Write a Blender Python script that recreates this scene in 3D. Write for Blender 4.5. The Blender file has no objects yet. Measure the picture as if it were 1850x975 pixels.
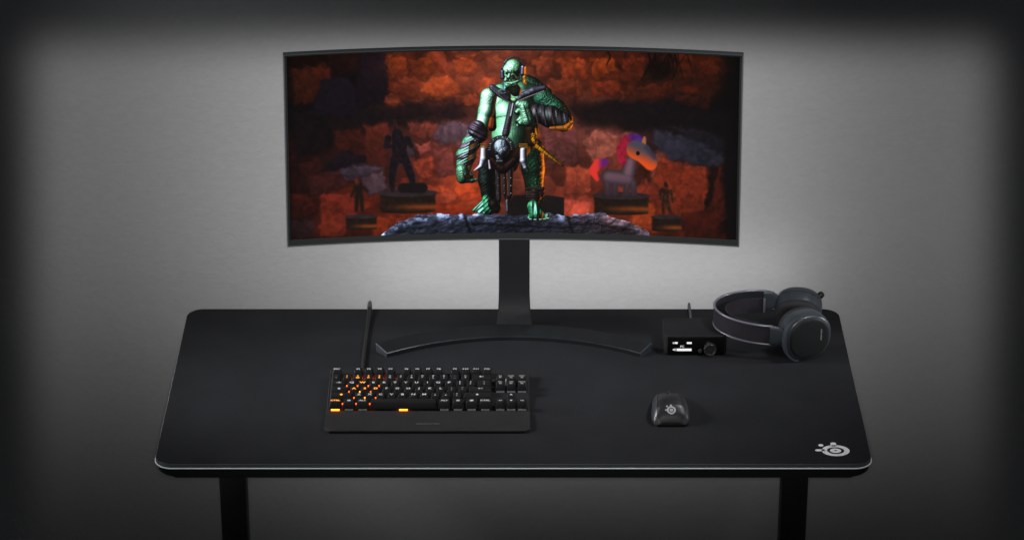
import bpy, bmesh, math
import numpy as np
from math import sin, cos, pi, radians, sqrt, atan2
from mathutils import Vector, Matrix

# ------------------------------------------------------------------ camera, world, lights, exposure
S = bpy.context.scene
C = S.collection
ZT = 0.74                      # height of the mat's top face above the floor
cam_d = bpy.data.cameras.new('camera'); cam = bpy.data.objects.new('camera', cam_d); C.objects.link(cam)
cam.location = (-0.0022, -4.2922, 2.4321+ZT)
cam.rotation_euler = (radians(90-25.7233), 0, 0)
cam_d.sensor_width = 36; cam_d.lens = 102.303; cam_d.clip_end = 60; cam_d.clip_start = .1
S.camera = cam
S.render.resolution_x = 1024; S.render.resolution_y = 539
w = bpy.data.worlds.new('World'); S.world = w; w.use_nodes = True
w.node_tree.nodes['Background'].inputs[0].default_value = (.9, .95, 1, 1)
w.node_tree.nodes['Background'].inputs[1].default_value = .035
S.view_settings.view_transform = 'Standard'; S.view_settings.look = 'None'
S.view_settings.exposure = 0; S.view_settings.gamma = 1

def aim(o, target):
    o.rotation_euler = (Vector(target)-o.location).to_track_quat('-Z', 'Y').to_euler()
def area(name, loc, target, sx, sy, power, col=(1, 1, 1), spread=180):
    d = bpy.data.lights.new(name, 'AREA'); d.shape = 'RECTANGLE'; d.size = sx; d.size_y = sy
    d.energy = power; d.color = col; d.spread = radians(spread)
    o = bpy.data.objects.new(name, d); C.objects.link(o); o.location = (loc[0], loc[1], loc[2]+ZT)
    aim(o, (target[0], target[1], target[2]+ZT)); return o
# softboxes over the desk, left and right, and the lamp hidden behind the display that washes the wall
area('softbox_left', (-1.45, .16, 1.02), (-.02, .32, 0), .42, .42, 1.75, (.96, .98, 1), 44)
area('softbox_right', (1.0, .16, 1.40), (.10, .27, 0), .28, .28, 1.0, (.97, .98, 1), 42)
area('strip_left', (-1.22, .30, .24), (.25, .22, .01), .12, .36, .36, (.95, .97, 1), 36)
area('strip_right', (1.22, .34, .24), (.45, .38, .02), .12, .30, .20, (.95, .97, 1), 36)
area('wall_washer', (.14, .60, .02), (.14, .70, .01), .80, .10, .27, (1, 1, 1), 180)
# added spotlight at the camera, node-masked into a rectangular wall pool with vignette edges
def spot():
    d = bpy.data.lights.new('vignette_spot', 'SPOT'); d.energy = 960; d.spot_size = radians(34); d.spot_blend = .3
    d.shadow_soft_size = .05; d.use_nodes = True
    nt = d.node_tree; em = nt.nodes['Emission']
    tc = nt.nodes.new('ShaderNodeTexCoord'); sp = nt.nodes.new('ShaderNodeSeparateXYZ'); nt.links.new(tc.outputs['Normal'], sp.inputs[0])
    def m(op, a, b=None, c=None):
        n = nt.nodes.new('ShaderNodeMath'); n.operation = op
        for i, q in enumerate((a, b, c)):
            if q is None: continue
            if isinstance(q, (int, float)): n.inputs[i].default_value = q
            else: nt.links.new(q, n.inputs[i])
        return n.outputs[0]
    def sm(x, a, b):
        n = nt.nodes.new('ShaderNodeMapRange'); n.interpolation_type = 'SMOOTHERSTEP'
        nt.links.new(x, n.inputs[0]); n.inputs[1].default_value = a; n.inputs[2].default_value = b
        n.inputs[3].default_value = 1; n.inputs[4].default_value = 0; return n.outputs[0]
    z = m('ABSOLUTE', sp.outputs[2]); x = m('DIVIDE', sp.outputs[0], z); y = m('DIVIDE', sp.outputs[1], z)
    k = 925/5257.
    mx = sm(m('ABSOLUTE', x), k*.875, k*.99)
    my = m('MULTIPLY', sm(y, k*.375, k*.49), sm(m('MULTIPLY', y, -1), k*-.28, k*.70))
    fall = m('ADD', .37, m('MULTIPLY', .63, sm(m('ABSOLUTE', m('SUBTRACT', x, .003)), .02, .16)))
    ny = m('MULTIPLY', y, -1)
    def up(x_, a, b): return m('SUBTRACT', 1, sm(x_, a, b))
    cut = m('MULTIPLY', sm(m('ABSOLUTE', x), k*.50, k*.62), m('MULTIPLY', up(ny, k*.10, k*.17), sm(ny, k*.33, k*.37)))
    cut = m('SUBTRACT', 1, m('MULTIPLY', .72, cut))               # mask also dims this added lamp over the desk top for contrast
    val = m('MULTIPLY', m('MULTIPLY', m('MULTIPLY', mx, my), fall), cut)
    nt.links.new(val, em.inputs[1])
    o = bpy.data.objects.new('vignette_spot', d); C.objects.link(o); o.location = cam.location+Vector((0, 0, .002))
    o.rotation_euler = cam.rotation_euler
spot()

# ------------------------------------------------------------------ helpers
def mat(name, col, rough=.5, spec=.5, metal=0., emis=None, es=1., bump=None, var=0., vscale=40., coat=0., sheen=0.):
    m = bpy.data.materials.new(name); m.use_nodes = True; nt = m.node_tree; b = nt.nodes['Principled BSDF']
    b.inputs['Base Color'].default_value = (*col, 1); b.inputs['Roughness'].default_value = rough
    b.inputs['Specular IOR Level'].default_value = spec; b.inputs['Metallic'].default_value = metal
    b.inputs['Coat Weight'].default_value = coat; b.inputs['Sheen Weight'].default_value = sheen
    if emis: b.inputs['Emission Color'].default_value = (*emis, 1); b.inputs['Emission Strength'].default_value = es
    tc = nt.nodes.new('ShaderNodeTexCoord')
    if bump:
        n = nt.nodes.new('ShaderNodeTexNoise'); n.inputs['Scale'].default_value = bump[0]; n.inputs['Detail'].default_value = 4
        nt.links.new(tc.outputs['Object'], n.inputs['Vector'])
        bp = nt.nodes.new('ShaderNodeBump'); bp.inputs['Strength'].default_value = bump[1]; bp.inputs['Distance'].default_value = bump[2]
        nt.links.new(n.outputs[0], bp.inputs['Height']); nt.links.new(bp.outputs[0], b.inputs['Normal'])
    if var:
        n = nt.nodes.new('ShaderNodeTexNoise'); n.inputs['Scale'].default_value = vscale; n.inputs['Detail'].default_value = 5
        nt.links.new(tc.outputs['Object'], n.inputs['Vector'])
        r = nt.nodes.new('ShaderNodeMapRange'); r.inputs[1].default_value = .3; r.inputs[2].default_value = .7
        r.inputs[3].default_value = max(0, rough-var); r.inputs[4].default_value = min(1, rough+var)
        nt.links.new(n.outputs[0], r.inputs[0]); nt.links.new(r.outputs[0], b.inputs['Roughness'])
    return m
ORIG = {}                                              # world origin of every thing / part
def thing(name, label, cat, loc=(0, 0, 0), group=None):
    o = bpy.data.objects.new(name, None); C.objects.link(o); o.empty_display_size = .02
    o.location = (loc[0], loc[1], loc[2]+ZT); ORIG[o.name] = Vector(loc)
    o['label'] = label; o['category'] = cat
    if group: o['group'] = group
    return o
def obj(name, bm, mats, parent=None, smooth=30, label=None):
    """mesh given in mat coordinates (z = 0 on the mat); linked as ONE object under its parent"""
    me = bpy.data.meshes.new(name)
    org = ORIG[parent.name] if parent is not None else Vector((0, 0, -ZT))
    bmesh.ops.translate(bm, verts=bm.verts, vec=-org); bm.normal_update()
    bm.to_mesh(me); bm.free()
    for m in (mats if isinstance(mats, (list, tuple)) else [mats]): me.materials.append(m)
    if smooth:
        for p in me.polygons: p.use_smooth = True
        me.set_sharp_from_angle(angle=radians(smooth))
    o = bpy.data.objects.new(name, me); C.objects.link(o); o.parent = parent; ORIG[o.name] = org
    if label: o['label'] = label
    return o
def tag(o, label, cat, group=None, kind=None):
    if label: o['label'] = label
    if cat: o['category'] = cat
    if group: o['group'] = group
    if kind: o['kind'] = kind
    return o
def loft(bm, secs, closed=True, cap=True, mi=0, loop=False):
    rows = [[bm.verts.new(p) for p in s] for s in secs]
    n = len(rows[0]); R = len(rows)
    for i in range(R if loop else R-1):
        a = rows[i]; b = rows[(i+1) % R]
        for j in range(n if closed else n-1):
            k = (j+1) % n
            try: f = bm.faces.new((a[j], a[k], b[k], b[j])); f.material_index = mi
            except ValueError: pass
    if cap and closed and not loop:
        f = bm.faces.new(rows[0][::-1]); f.material_index = mi
        f = bm.faces.new(rows[-1]); f.material_index = mi
    return rows
def fix(bm): bmesh.ops.recalc_face_normals(bm, faces=bm.faces); return bm
def tube(bm, pts, r, n=12, cap=True, mi=0, loop=False):
    pts = [Vector(p) for p in pts]; secs = []; up = Vector((0, 0, 1)); N = len(pts)
    for i, p in enumerate(pts):
        t = (pts[(i+1) % N]-pts[i-1]) if loop else (pts[min(i+1, N-1)]-pts[max(i-1, 0)]); t.normalize()
        a = t.cross(up)
        if a.length < 1e-3: a = Vector((1, 0, 0))
        a.normalize(); b = a.cross(t); up = b
        rr = r[i] if isinstance(r, (list, tuple)) else r
        secs.append([p+a*rr*cos(2*pi*k/n)+b*rr*sin(2*pi*k/n) for k in range(n)])
        if loop: up = Vector((0, 0, 1))
    loft(bm, secs, True, cap, mi, loop); return bm
def rrect(x0, x1, y0, y1, r, n=6):
    P = []
    for cx, cy, a0 in ((x1-r, y1-r, 0), (x0+r, y1-r, 90), (x0+r, y0+r, 180), (x1-r, y0+r, 270)):
        for k in range(n+1):
            a = radians(a0+90*k/n); P.append((cx+r*cos(a), cy+r*sin(a)))
    return P
def slab(bm, outline, z0, z1, bev=0., inset_bot=0., mi=0):
    """outline (CCW) extruded from z0 to z1, top edge rounded by bev"""
    def off(d):
        n = len(outline); out = []
        for i in range(n):
            a = Vector(outline[i-1]); b = Vector(outline[i]); c = Vector(outline[(i+1) % n])
            e1 = (b-a); e2 = (c-b)
            if e1.length < 1e-9: e1 = e2
            if e2.length < 1e-9: e2 = e1
            e1 = e1.normalized(); e2 = e2.normalized()
            nn = Vector((e1.y, -e1.x))+Vector((e2.y, -e2.x)); nn.normalize()
            k = max(.5, nn.dot(Vector((e1.y, -e1.x))))
            out.append(b-nn*d/k)
        return out
    secs = [[(p[0], p[1], z0) for p in off(inset_bot)]]
    if bev:
        for k in range(5):
            a = pi/2*k/4
            secs.append([(p[0], p[1], z1-bev+bev*sin(a)) for p in off(bev*(1-cos(a)))])
    else: secs.append([(p[0], p[1], z1) for p in outline])
    loft(bm, secs, True, True, mi); return bm
def box(bm, x0, x1, y0, y1, z0, z1, bev=0., seg=2, mi=0, M=None):
    r = bmesh.ops.create_cube(bm, size=1)
    vs = r['verts']
    for v in vs: v.co = Vector((x0+(v.co.x+.5)*(x1-x0), y0+(v.co.y+.5)*(y1-y0), z0+(v.co.z+.5)*(z1-z0)))
    fs = {f for v in vs for f in v.link_faces}
    for f in fs: f.material_index = mi
    if bev:
        r2 = bmesh.ops.bevel(bm, geom=list({e for v in vs for e in v.link_edges}), offset=bev, segments=seg, profile=.5, affect='EDGES')
        vs = list({v for f in r2['faces'] for v in f.verts} | {v for v in vs if v.is_valid})
        for v in vs:
            for f in v.link_faces: f.material_index = mi
    if M is not None: bmesh.ops.transform(bm, matrix=M, verts=vs)
    return vs
_fc = {}
def glyphs(txt, size, wide=1., bold=.0, align='CENTER'):
    """flat polygons of a line of lettering: list of lists of 2-D points, baseline middle at the origin"""
    key = (txt, size, wide, bold, align)
    if key in _fc: return _fc[key]
    cu = bpy.data.curves.new('t', 'FONT'); cu.body = txt; cu.size = size; cu.align_x = align; cu.align_y = 'CENTER'
    cu.offset = bold*size; cu.resolution_u = 3; cu.fill_mode = 'BOTH'
    o = bpy.data.objects.new('t', cu); me = o.to_mesh()
    vs = [(v.co.x*wide, v.co.y) for v in me.vertices]; fs = [[vs[i] for i in p.vertices] for p in me.polygons]
    o.to_mesh_clear(); bpy.data.objects.remove(o); bpy.data.curves.remove(cu)
    _fc[key] = fs; return fs
def disc2(cx, cy, rx, ry, n=24): return [(cx+rx*cos(2*pi*k/n), cy+ry*sin(2*pi*k/n)) for k in range(n)]
def ring2(cx, cy, ro, ri, n=32, sy=1.):
    F = []
    for k in range(n):
        a = 2*pi*k/n; b = 2*pi*(k+1)/n
        F.append([(cx+ri*cos(a), cy+ri*sin(a)*sy), (cx+ro*cos(a), cy+ro*sin(a)*sy), (cx+ro*cos(b), cy+ro*sin(b)*sy), (cx+ri*cos(b), cy+ri*sin(b)*sy)])
    return F
def put(bm, polys, f, mi=0, thick=0.):
    """place 2-D polygons through the map f(x, y, h) -> 3-D"""
    for P in polys:
        try:
            fc = bm.faces.new([bm.verts.new(f(x, y, thick)) for x, y in P]); fc.material_index = mi
        except ValueError: pass
        if thick > 0:
            n = len(P)
            for i in range(n):
                (x, y), (x2, y2) = P[i], P[(i+1) % n]
                fc = bm.faces.new([bm.verts.new(q) for q in (f(x, y, 0), f(x2, y2, 0), f(x2, y2, thick), f(x, y, thick))]); fc.material_index = mi
def emblem(s=1., sy=1.):
    """ring with an eye, two rounded knobs and a loose dot"""
    F = ring2(0, 0, s, .62*s, 40, sy)+ring2(0, 0, .40*s, .10*s, 28, sy)
    def bar(x0, y0, x1, y1, r):
        P = []; a0 = atan2(y1-y0, x1-x0)
        for k in range(9): a = a0-pi/2+pi*k/8; P.append((x1+r*cos(a), (y1+r*sin(a))*sy))
        for k in range(9): a = a0+pi/2+pi*k/8; P.append((x0+r*cos(a), (y0+r*sin(a))*sy))
        return P
    F.append(bar(-.07*s, .93*s, -.07*s, 1.30*s, .20*s)); F.append(bar(-1.28*s, .06*s, -.90*s, .06*s, .18*s))
    F.append([(p[0], p[1]*sy) for p in disc2(-.98*s, .98*s, .19*s, .21*s)])
    return F
# ---------- the picture shown on the display, computed point by point ----------
_rs = np.random.RandomState(7)
_T = _rs.rand(256, 256); _TX = _rs.rand(256, 256); _TY = _rs.rand(256, 256)
def vnoise(x, y):
    xi = np.floor(x).astype(int); yi = np.floor(y).astype(int)
    fx = x - xi; fy = y - yi; fx = fx*fx*(3-2*fx); fy = fy*fy*(3-2*fy)
    a = _T[yi & 255, xi & 255]; b = _T[yi & 255, (xi+1) & 255]
    c = _T[(yi+1) & 255, xi & 255]; d = _T[(yi+1) & 255, (xi+1) & 255]
    return (a*(1-fx)+b*fx)*(1-fy)+(c*(1-fx)+d*fx)*fy
def fbm(x, y, o=4):
    s = 0; a = .5
    for k in range(o):
        s = s + a*vnoise(x*2**k+17*k, y*2**k+31*k); a *= .5
    return s/(1-.5**o)
def worley(x, y):
    xi = np.floor(x).astype(int); yi = np.floor(y).astype(int)
    f1 = np.full(x.shape, 9.); f2 = f1.copy(); idv = np.zeros(x.shape)
    for dx in (-1, 0, 1):
        for dy in (-1, 0, 1):
            cx = (xi+dx) & 255; cy = (yi+dy) & 255
            d = np.hypot(xi+dx+_TX[cy, cx]-x, yi+dy+_TY[cy, cx]-y)
            n = d < f1
            f2 = np.where(n, f1, np.minimum(f2, d)); idv = np.where(n, _T[cy, cx], idv); f1 = np.where(n, d, f1)
    return f1, f2, idv
def facets(x, y, k, salt=0):
    xi = np.floor(x).astype(int); yi = np.floor(y).astype(int); W = np.zeros(x.shape); A = W.copy(); B = W.copy(); E = W.copy()
    for dx in (-1, 0, 1, 2):
        for dy in (-1, 0, 1, 2):
            cx = (xi+dx-0) & 255; cy = (yi+dy-0) & 255; px = x-(xi+dx+_TX[cy, cx]); py = y-(yi+dy+_TY[cy, cx])
            w = np.exp(-k*(px*px+py*py)); t1 = _T[cy, cx]; t2 = _T[cx, cy]
            W += w; A += w*(t1+(px*(t2-.5)-py*.55)*.5); B += w*t2; E = np.maximum(E, w)
    return A/W, B/W, E/W
def sst(a, b, x):
    t = np.clip((x-a)/(b-a), 0, 1); return t*t*(3-2*t)
def paint(NX, NY):
    u, v = np.meshgrid(np.linspace(0, 1, NX), np.linspace(0, 1, NY))
    q = (2*u-1)**2
    X = (517+821*u)*(1-v)+(521+812*u)*v
    Y = (92+6*q)*(1-v)+(421+9*q)*v
    step = 821/NX*2.868
    def c3(r, g, b): return np.array([r, g, b])/255.
    img = np.zeros((NY, NX, 3))
    # ---- blurred rock wall
    blobs = [(560,120,70,35,(52,18,10)),(660,140,32,45,(28,14,20)),(610,165,45,30,(24,12,18)),(760,120,80,25,(112,46,26)),(800,165,50,25,(120,54,32)),
     (880,110,60,30,(118,60,42)),(980,130,60,40,(118,58,42)),(1080,120,70,35,(112,46,22)),(1180,110,50,30,(74,26,12)),(1280,110,40,30,(96,34,10)),(1325,180,22,120,(14,7,8)),
     (540,205,60,22,(24,12,14)),(680,200,90,18,(42,24,28)),(800,215,50,22,(74,48,52)),(1060,190,50,18,(92,52,42)),(1150,212,110,17,(30,18,20)),(1260,215,80,20,(20,12,14)),
     (600,260,45,25,(74,26,20)),(700,250,60,25,(88,36,28)),(800,255,60,30,(110,54,48)),(840,290,50,30,(124,50,36)),(560,300,40,30,(56,20,16)),(620,300,35,14,(54,48,62)),
     (810,345,45,35,(140,56,30)),(780,300,40,30,(112,50,42)),(640,340,60,30,(92,34,20)),(560,360,40,50,(42,14,10)),(600,410,60,20,(90,32,16)),(760,400,40,20,(116,46,22)),
     (1060,250,50,25,(122,70,64)),(1110,290,60,40,(118,56,46)),(1050,330,40,30,(132,56,36)),(1030,380,50,18,(140,60,44)),(1200,330,60,60,(104,40,24)),(1240,270,70,25,(46,42,54)),
     (1270,340,35,50,(92,34,22)),(1290,410,30,30,(40,12,8)),(1140,400,60,20,(110,44,18)),(1240,405,40,20,(82,30,14)),(930,250,90,90,(116,58,44))]
    wsum = np.full(X.shape, 1e-6); col = np.zeros(img.shape)
    wx = X+34*(fbm(X/38, Y/38)-.5)+9*(fbm(X/9, Y/9)-.5); wy = Y+34*(fbm(X/38+40, Y/38+9)-.5)+9*(fbm(X/9+7, Y/9)-.5)
    for cx, cy, sx, sy, c in blobs:
        w = np.exp(-.5*(((wx-cx)/sx)**2+((wy-cy)/sy)**2)*1.6)
        wsum += w; col += w[..., None]*np.array(c)
    img = col/wsum[..., None]/255.
    A1, B1, E1 = facets(wx/44+3, wy/30+5, 9.)
    A2, B2, E2 = facets(wx/21+60, wy/15+50, 7.)
    band = 1-sst(175, 200, Y)*(1-sst(215, 240, Y))
    upper = 1-sst(190, 225, Y)
    tone = (.62+.62*A1+.30*upper*(A2-.5))*(.86+.14*sst(.40, .75, E1))*(.84+.32*fbm(X/13, Y/10, 4))
    img = img*tone[..., None]*.92
    def poly(P, col_, soft=3., tex=.35, lit=.25, wob=4.):
        nonlocal img
        P = [(506+x/2.179, 72+y/2.179) for x, y in P]; n = len(P)
        ax = X+wob*(fbm(X/11+3, Y/11)-.5)*2; ay = Y+wob*(fbm(X/11, Y/11+8)-.5)*2
        dd = np.full(X.shape, 1e9); ins = np.zeros(X.shape, bool)
        for i in range(n):
            (x1, y1), (x2, y2) = P[i], P[(i+1) % n]
            ex, ey = x2-x1, y2-y1; t = np.clip(((ax-x1)*ex+(ay-y1)*ey)/(ex*ex+ey*ey+1e-9), 0, 1)
            dd = np.minimum(dd, (ax-x1-t*ex)**2+(ay-y1-t*ey)**2)
            ins ^= ((y1 > ay) != (y2 > ay)) & (ax < (x2-x1)*(ay-y1)/((y2-y1) if y2 != y1 else 1e-9)+x1)
        sd = np.sqrt(dd)*np.where(ins, -1, 1); m = sst(soft, -soft, sd)
        cy = sum(p[1] for p in P)/n; hh = max(p[1] for p in P)-min(p[1] for p in P)+1
        cc = np.array(col_)/255.*(1+tex*(fbm(X/8+cy, Y/7, 4)-.5)*2-lit*(Y-cy)/hh*2*.5)[..., None]*(1-.28*sst(-4, 1, sd))[..., None]
        img = img*(1-m[..., None])+cc*m[..., None]
    UP = [((40,95),(180,90),(205,150),(130,235),(45,250),(82,32,16)),((400,60),(500,62),(500,130),(420,150),(118,50,22)),((500,70),(600,60),(640,120),(560,160),(500,140),(104,44,20)),((560,160),(660,130),(720,200),(640,240),(570,220),(128,56,26)),
      ((660,70),(760,60),(790,130),(700,140),(116,50,26)),((770,150),(850,150),(860,210),(790,220),(136,60,34)),((420,160),(540,170),(550,230),(430,250),(92,38,22)),((335,225),(470,215),(480,262),(350,270),(110,50,30)),((680,215),(780,210),(800,262),(690,262),(108,48,28)),
      ((985,70),(1080,70),(1090,140),(1010,150),(112,52,32)),((1090,80),(1200,75),(1220,150),(1110,160),(118,50,24)),((1060,160),(1180,165),(1190,225),(1080,220),(96,44,26)),((1220,70),(1320,70),(1330,130),(1230,150),(126,54,20)),((1210,160),(1330,150),(1350,220),(1230,225),(104,42,20)),
      ((1340,60),(1440,66),(1450,150),(1350,170),(92,36,16)),((1360,180),(1480,170),(1500,225),(1370,230),(84,34,18)),((1540,90),(1640,80),(1650,170),(1550,190),(88,34,14)),((1640,90),(1740,90),(1730,190),(1660,200),(78,28,12)),((1560,200),(1700,210),(1700,270),(1560,240),(64,26,14))]
    for q_ in UP: poly(q_[:-1], tuple(v_*1.0 for v_ in q_[-1]), 5, .34, .4, 9)
    for P_, c_, s_ in [
      (((20,268),(420,262),(700,240),(730,300),(400,325),(20,345)), (30,18,22), 8), (((1150,262),(1330,235),(1500,232),(1820,290),(1820,400),(1500,350),(1180,330)), (24,15,18), 8),
      (((185,50),(285,50),(272,118),(222,132),(190,100)), (40,15,14), 3), (((318,50),(412,50),(424,160),(410,258),(300,262),(300,130)), (30,17,26), 3.5), (((140,200),(170,150),(215,132),(262,142),(300,190),(300,300),(120,330)), (32,21,34), 3.5),
      (((120,300),(300,290),(310,330),(190,420),(60,470),(40,330)), (26,14,16), 7),
      (((320,330),(420,320),(430,420),(340,440)), (86,36,26), 4), (((200,350),(310,340),(330,420),(220,440)), (66,26,18), 5), (((60,470),(150,440),(170,540),(80,590)), (50,20,15), 6),
      (((500,318),(620,322),(640,372),(560,390),(500,360)), (104,50,42), 4), (((620,330),(700,318),(760,330),(730,400),(640,415),(590,385)), (84,66,78), 4), (((690,400),(760,380),(740,470),(700,480)), (96,60,62), 4),
      (((528,408),(590,396),(600,436),(545,452)), (134,68,60), 2.5), (((500,392),(530,400),(520,460),(490,450)), (64,52,64), 3), (((520,470),(596,450),(610,540),(540,560)), (128,54,38), 3), (((600,430),(680,420),(690,520),(616,540)), (104,52,48), 3),
      (((260,428),(336,456),(330,486),(150,512),(195,466)), (28,17,24), 3), (((230,500),(330,482),(404,500),(330,535),(250,540)), (70,56,68), 3), (((300,540),(400,505),(430,590),(350,610)), (78,58,66), 4), (((100,520),(200,520),(280,560),(180,600),(100,600)), (58,26,24), 5),
      (((680,545),(790,560),(800,630),(692,640)), (142,54,28), 3), (((596,600),(690,600),(690,650),(610,660)), (118,50,34), 3), (((560,640),(760,650),(740,700),(540,720)), (116,42,20), 4), (((440,560),(560,575),(600,620),(520,640),(430,620)), (76,42,42), 4),
      (((150,600),(290,596),(306,700),(240,770),(146,770)), (98,36,24), 4), (((20,590),(100,590),(140,650),(110,700),(20,690)), (60,20,14), 4), (((20,700),(130,700),(130,775),(20,775)), (44,24,28), 5), (((360,690),(520,690),(420,760),(350,775)), (118,46,22), 5),
      (((1030,330),(1170,336),(1180,480),(1050,490)), (92,52,52), 4), (((1190,400),(1240,352),(1330,362),(1340,440),(1236,490)), (132,76,66), 3), (((1130,490),(1236,500),(1220,600),(1120,610)), (132,60,42), 4), (((1080,610),(1230,640),(1220,700),(1090,690)), (150,64,52), 4),
      (((1340,360),(1400,350),(1400,440),(1350,450)), (106,56,50), 4), (((1450,480),(1500,420),(1560,440),(1560,560),(1480,580)), (124,64,50), 4),
      (((1500,455),(1680,486),(1700,650),(1570,720),(1470,560)), (116,46,26), 4), (((1478,345),(1690,392),(1790,462),(1760,486),(1640,484),(1530,462),(1470,400)), (50,47,60), 4), (((1500,330),(1700,345),(1790,400),(1780,440),(1660,390)), (36,30,38), 5),
      (((1700,486),(1724,486),(1704,640),(1680,660)), (26,12,10), 3), (((1724,480),(1780,480),(1770,700),(1720,720),(1706,640)), (72,26,14), 4), (((1380,640),(1480,640),(1500,760),(1380,740)), (122,50,22), 5), (((1590,680),(1740,660),(1740,775),(1600,775)), (64,22,12), 6),
      (((1760,60),(1830,60),(1830,780),(1770,780),(1740,500),(1780,300)), (15,9,10), 6)]:
        poly(P_, c_, s_*1.35, .26, .35, 6)
    img = np.clip(img, 0, 1)**1.16*1.04
    crk_ = sst(.0, .10, np.abs(fbm(wx/34+20, wy/30+4, 3)-.5)); img = img*(.80+.20*crk_)[..., None]
    for cx, cy, sx, sy, a_ in [(850,130,50,26,.12),(780,160,40,26,.10),(700,118,30,20,.08),(836,345,34,34,.18),(1045,382,44,16,.22),(1165,398,50,18,.14),(600,408,40,18,.08),(1110,290,50,50,.10),(1290,112,28,16,.10),(1040,120,40,26,.06),(905,230,150,120,.07)]:
        img = img+(np.exp(-((X-cx)/sx)**2-((Y-cy)/sy)**2)*a_*(.6+.8*A2))[..., None]*np.array([.95, .42, .22])
    img = img*(1.04-.42*((X-925)/411)**2*sst(340, 120, Y)-.10*((X-925)/411)**2)[..., None]
    # hanging roots
    for k in range(14):
        x0 = 1165+_rs.rand()*90; xx = x0+10*np.sin(Y/18+k)+(Y-95)*(_rs.rand()-.5)*.6
        m = sst(2.2, .4, np.abs(X-xx))*sst(120+70*_rs.rand(), 95, Y)*.6*(Y > 90)
        img = img*(1-m[..., None])
    m = sst(24, 8, np.hypot((X-1195)/1.6, Y-124)+10*(fbm(X/8, Y/8)-.5))*.7; img = img*(1-m[..., None]*.9)
    m = sst(2.6, .6, np.abs(X-1100-3*np.sin(Y/5)))*sst(126, 110, Y)*.7; img *= (1-m[..., None])
    def cap(x1, y1, r1, x2, y2, r2, Xc, Yc):
        vx, vy = x2-x1, y2-y1
        t = np.clip(((Xc-x1)*vx+(Yc-y1)*vy)/(vx*vx+vy*vy+1e-9), 0, 1)
        return np.hypot(Xc-x1-t*vx, Yc-y1-t*vy), r1+(r2-r1)*t, t
    def sil(prims, c, soft, add=None):
        nonlocal img
        sd = np.full(X.shape, 1e3)
        for p in prims:
            d, r, t = cap(*p, X, Y); sd = np.minimum(sd, d-r)
        m = sst(soft, -soft, sd)
        cc = np.array(c) if add is None else add(sd)
        img = img*(1-m[..., None])+m[..., None]*cc
        return m
    def plinth(cx, cy, w, h, soft, c=(.09, .055, .04)):
        nonlocal img
        top = np.hypot((X-cx)/w, (Y-cy)/(w*.13)); inb = (np.abs(X-cx) < w*.93)
        d = np.maximum(np.abs(X-cx)/(w*.93), np.abs(Y-cy-h/2)/(h/2+w*.1*np.sqrt(np.clip(1-((X-cx)/w)**2, 0, 1))))
        m = sst(1+soft/w, 1-soft/w, d)
        rg = np.exp(-((Y-cy-h*.8)/(h*.16))**2)*sst(-1, .6, (X-cx)/w)
        body = np.array(c)*(.8+.8*fbm(X/6, Y/5)[..., None])+rg[..., None]*np.array([.42, .17, .03])*.8
        img = img*(1-m[..., None])+m[..., None]*body
        m = sst(1+soft/w, 1-soft/w, top)
        img = img*(1-m[..., None])+m[..., None]*np.array([.17, .13, .14])*(.7+.5*fbm(X/7, Y/7)[..., None])
    # statues (out of focus)
    plinth(735, 347, 54, 32, 3)
    def stc(sd): return np.array([.075, .05, .065])*(1+1.2*(fbm(X/5, Y/5)[..., None]-.4))+sst(-3, 1, sd)[..., None]*np.array([.13, .07, .05])
    sil([(712,227,2,716,250,8),(714,228,1.5,712,215,1.5),(716,240,11,720,262,15),(700,248,8,696,262,6),(734,250,8,742,262,5),(719,268,14,722,280,15),(712,285,10,706,318,8),(706,318,8,707,342,5),(730,285,9,741,315,8),(741,315,8,746,340,5),(700,262,5,735,258,4)], None, 3.6, stc)
    sil([(726,338,9,762,338,9)], (.075,.055,.06), 2.2)
    plinth(650, 389, 30, 22, 3)
    sil([(646,326,5,646,330,5),(628,325,2,650,330,3),(645,336,9,646,350,6),(643,352,5,641,378,3),(650,352,4,652,378,3),(640,336,3,632,352,2),(652,335,3,662,342,2)], (.10,.06,.045), 3.0)
    m = sst(7, 1, np.hypot(X-643, (Y-326)/1.2))*.35; img += m[..., None]*np.array([.5, .2, .05])
    plinth(1207, 390, 29, 24, 3)
    sil([(1205,328,3,1205,333,4),(1201,341,6,1208,346,6),(1194,343,3,1197,358,2),(1214,343,3,1218,362,2),(1205,350,6,1205,362,6),(1201,364,4,1201,383,3),(1209,364,4,1213,383,3)], (.13,.075,.04), 1.8, lambda sd: np.array([.13,.07,.04])*(1+1.8*(fbm(X/4, Y/4)[..., None]-.3)))
    plinth(1124, 352, 53, 30, 3)
    # toy pony with purple mane (out of focus)
    def pc(sd): return np.array([.27, .20, .23])*(.7+.9*sst(2, -12, sd)[..., None]*sst(360, 300, Y)[..., None])
    tl = sil([(1074,305,8,1082,294,9),(1082,294,9,1095,291,6),(1072,308,7,1080,322,4)], None, 2.5, lambda sd: np.array([.85,.20,.16])*(1-sst(1078, 1092, X)[..., None])+np.array([.36,.10,.42])*sst(1078, 1092, X)[..., None])
    sil([(1101,318,14,1135,322,14),(1098,330,7,1100,346,7),(1112,330,6,1112,346,6),(1135,330,7,1133,346,6),(1145,328,7,1147,346,6),(1136,310,13,1140,290,12)], None, 2.2, pc)
    sil([(1126,290,7,1124,268,9),(1124,268,9,1132,252,9),(1132,252,9,1148,246,8),(1148,246,6,1164,250,6)], None, 2.2, lambda sd: (np.array([.56,.09,.18])*(1-sst(1130, 1150, X-(Y-250)*.5)[..., None])+np.array([.27,.12,.42])*sst(1130, 1150, X-(Y-250)*.5)[..., None])*(.7+.6*fbm(X/5, Y/5)[..., None]))
    sil([(1166,246,2,1164,258,5)], (.62,.40,.14), 1.6)
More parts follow.
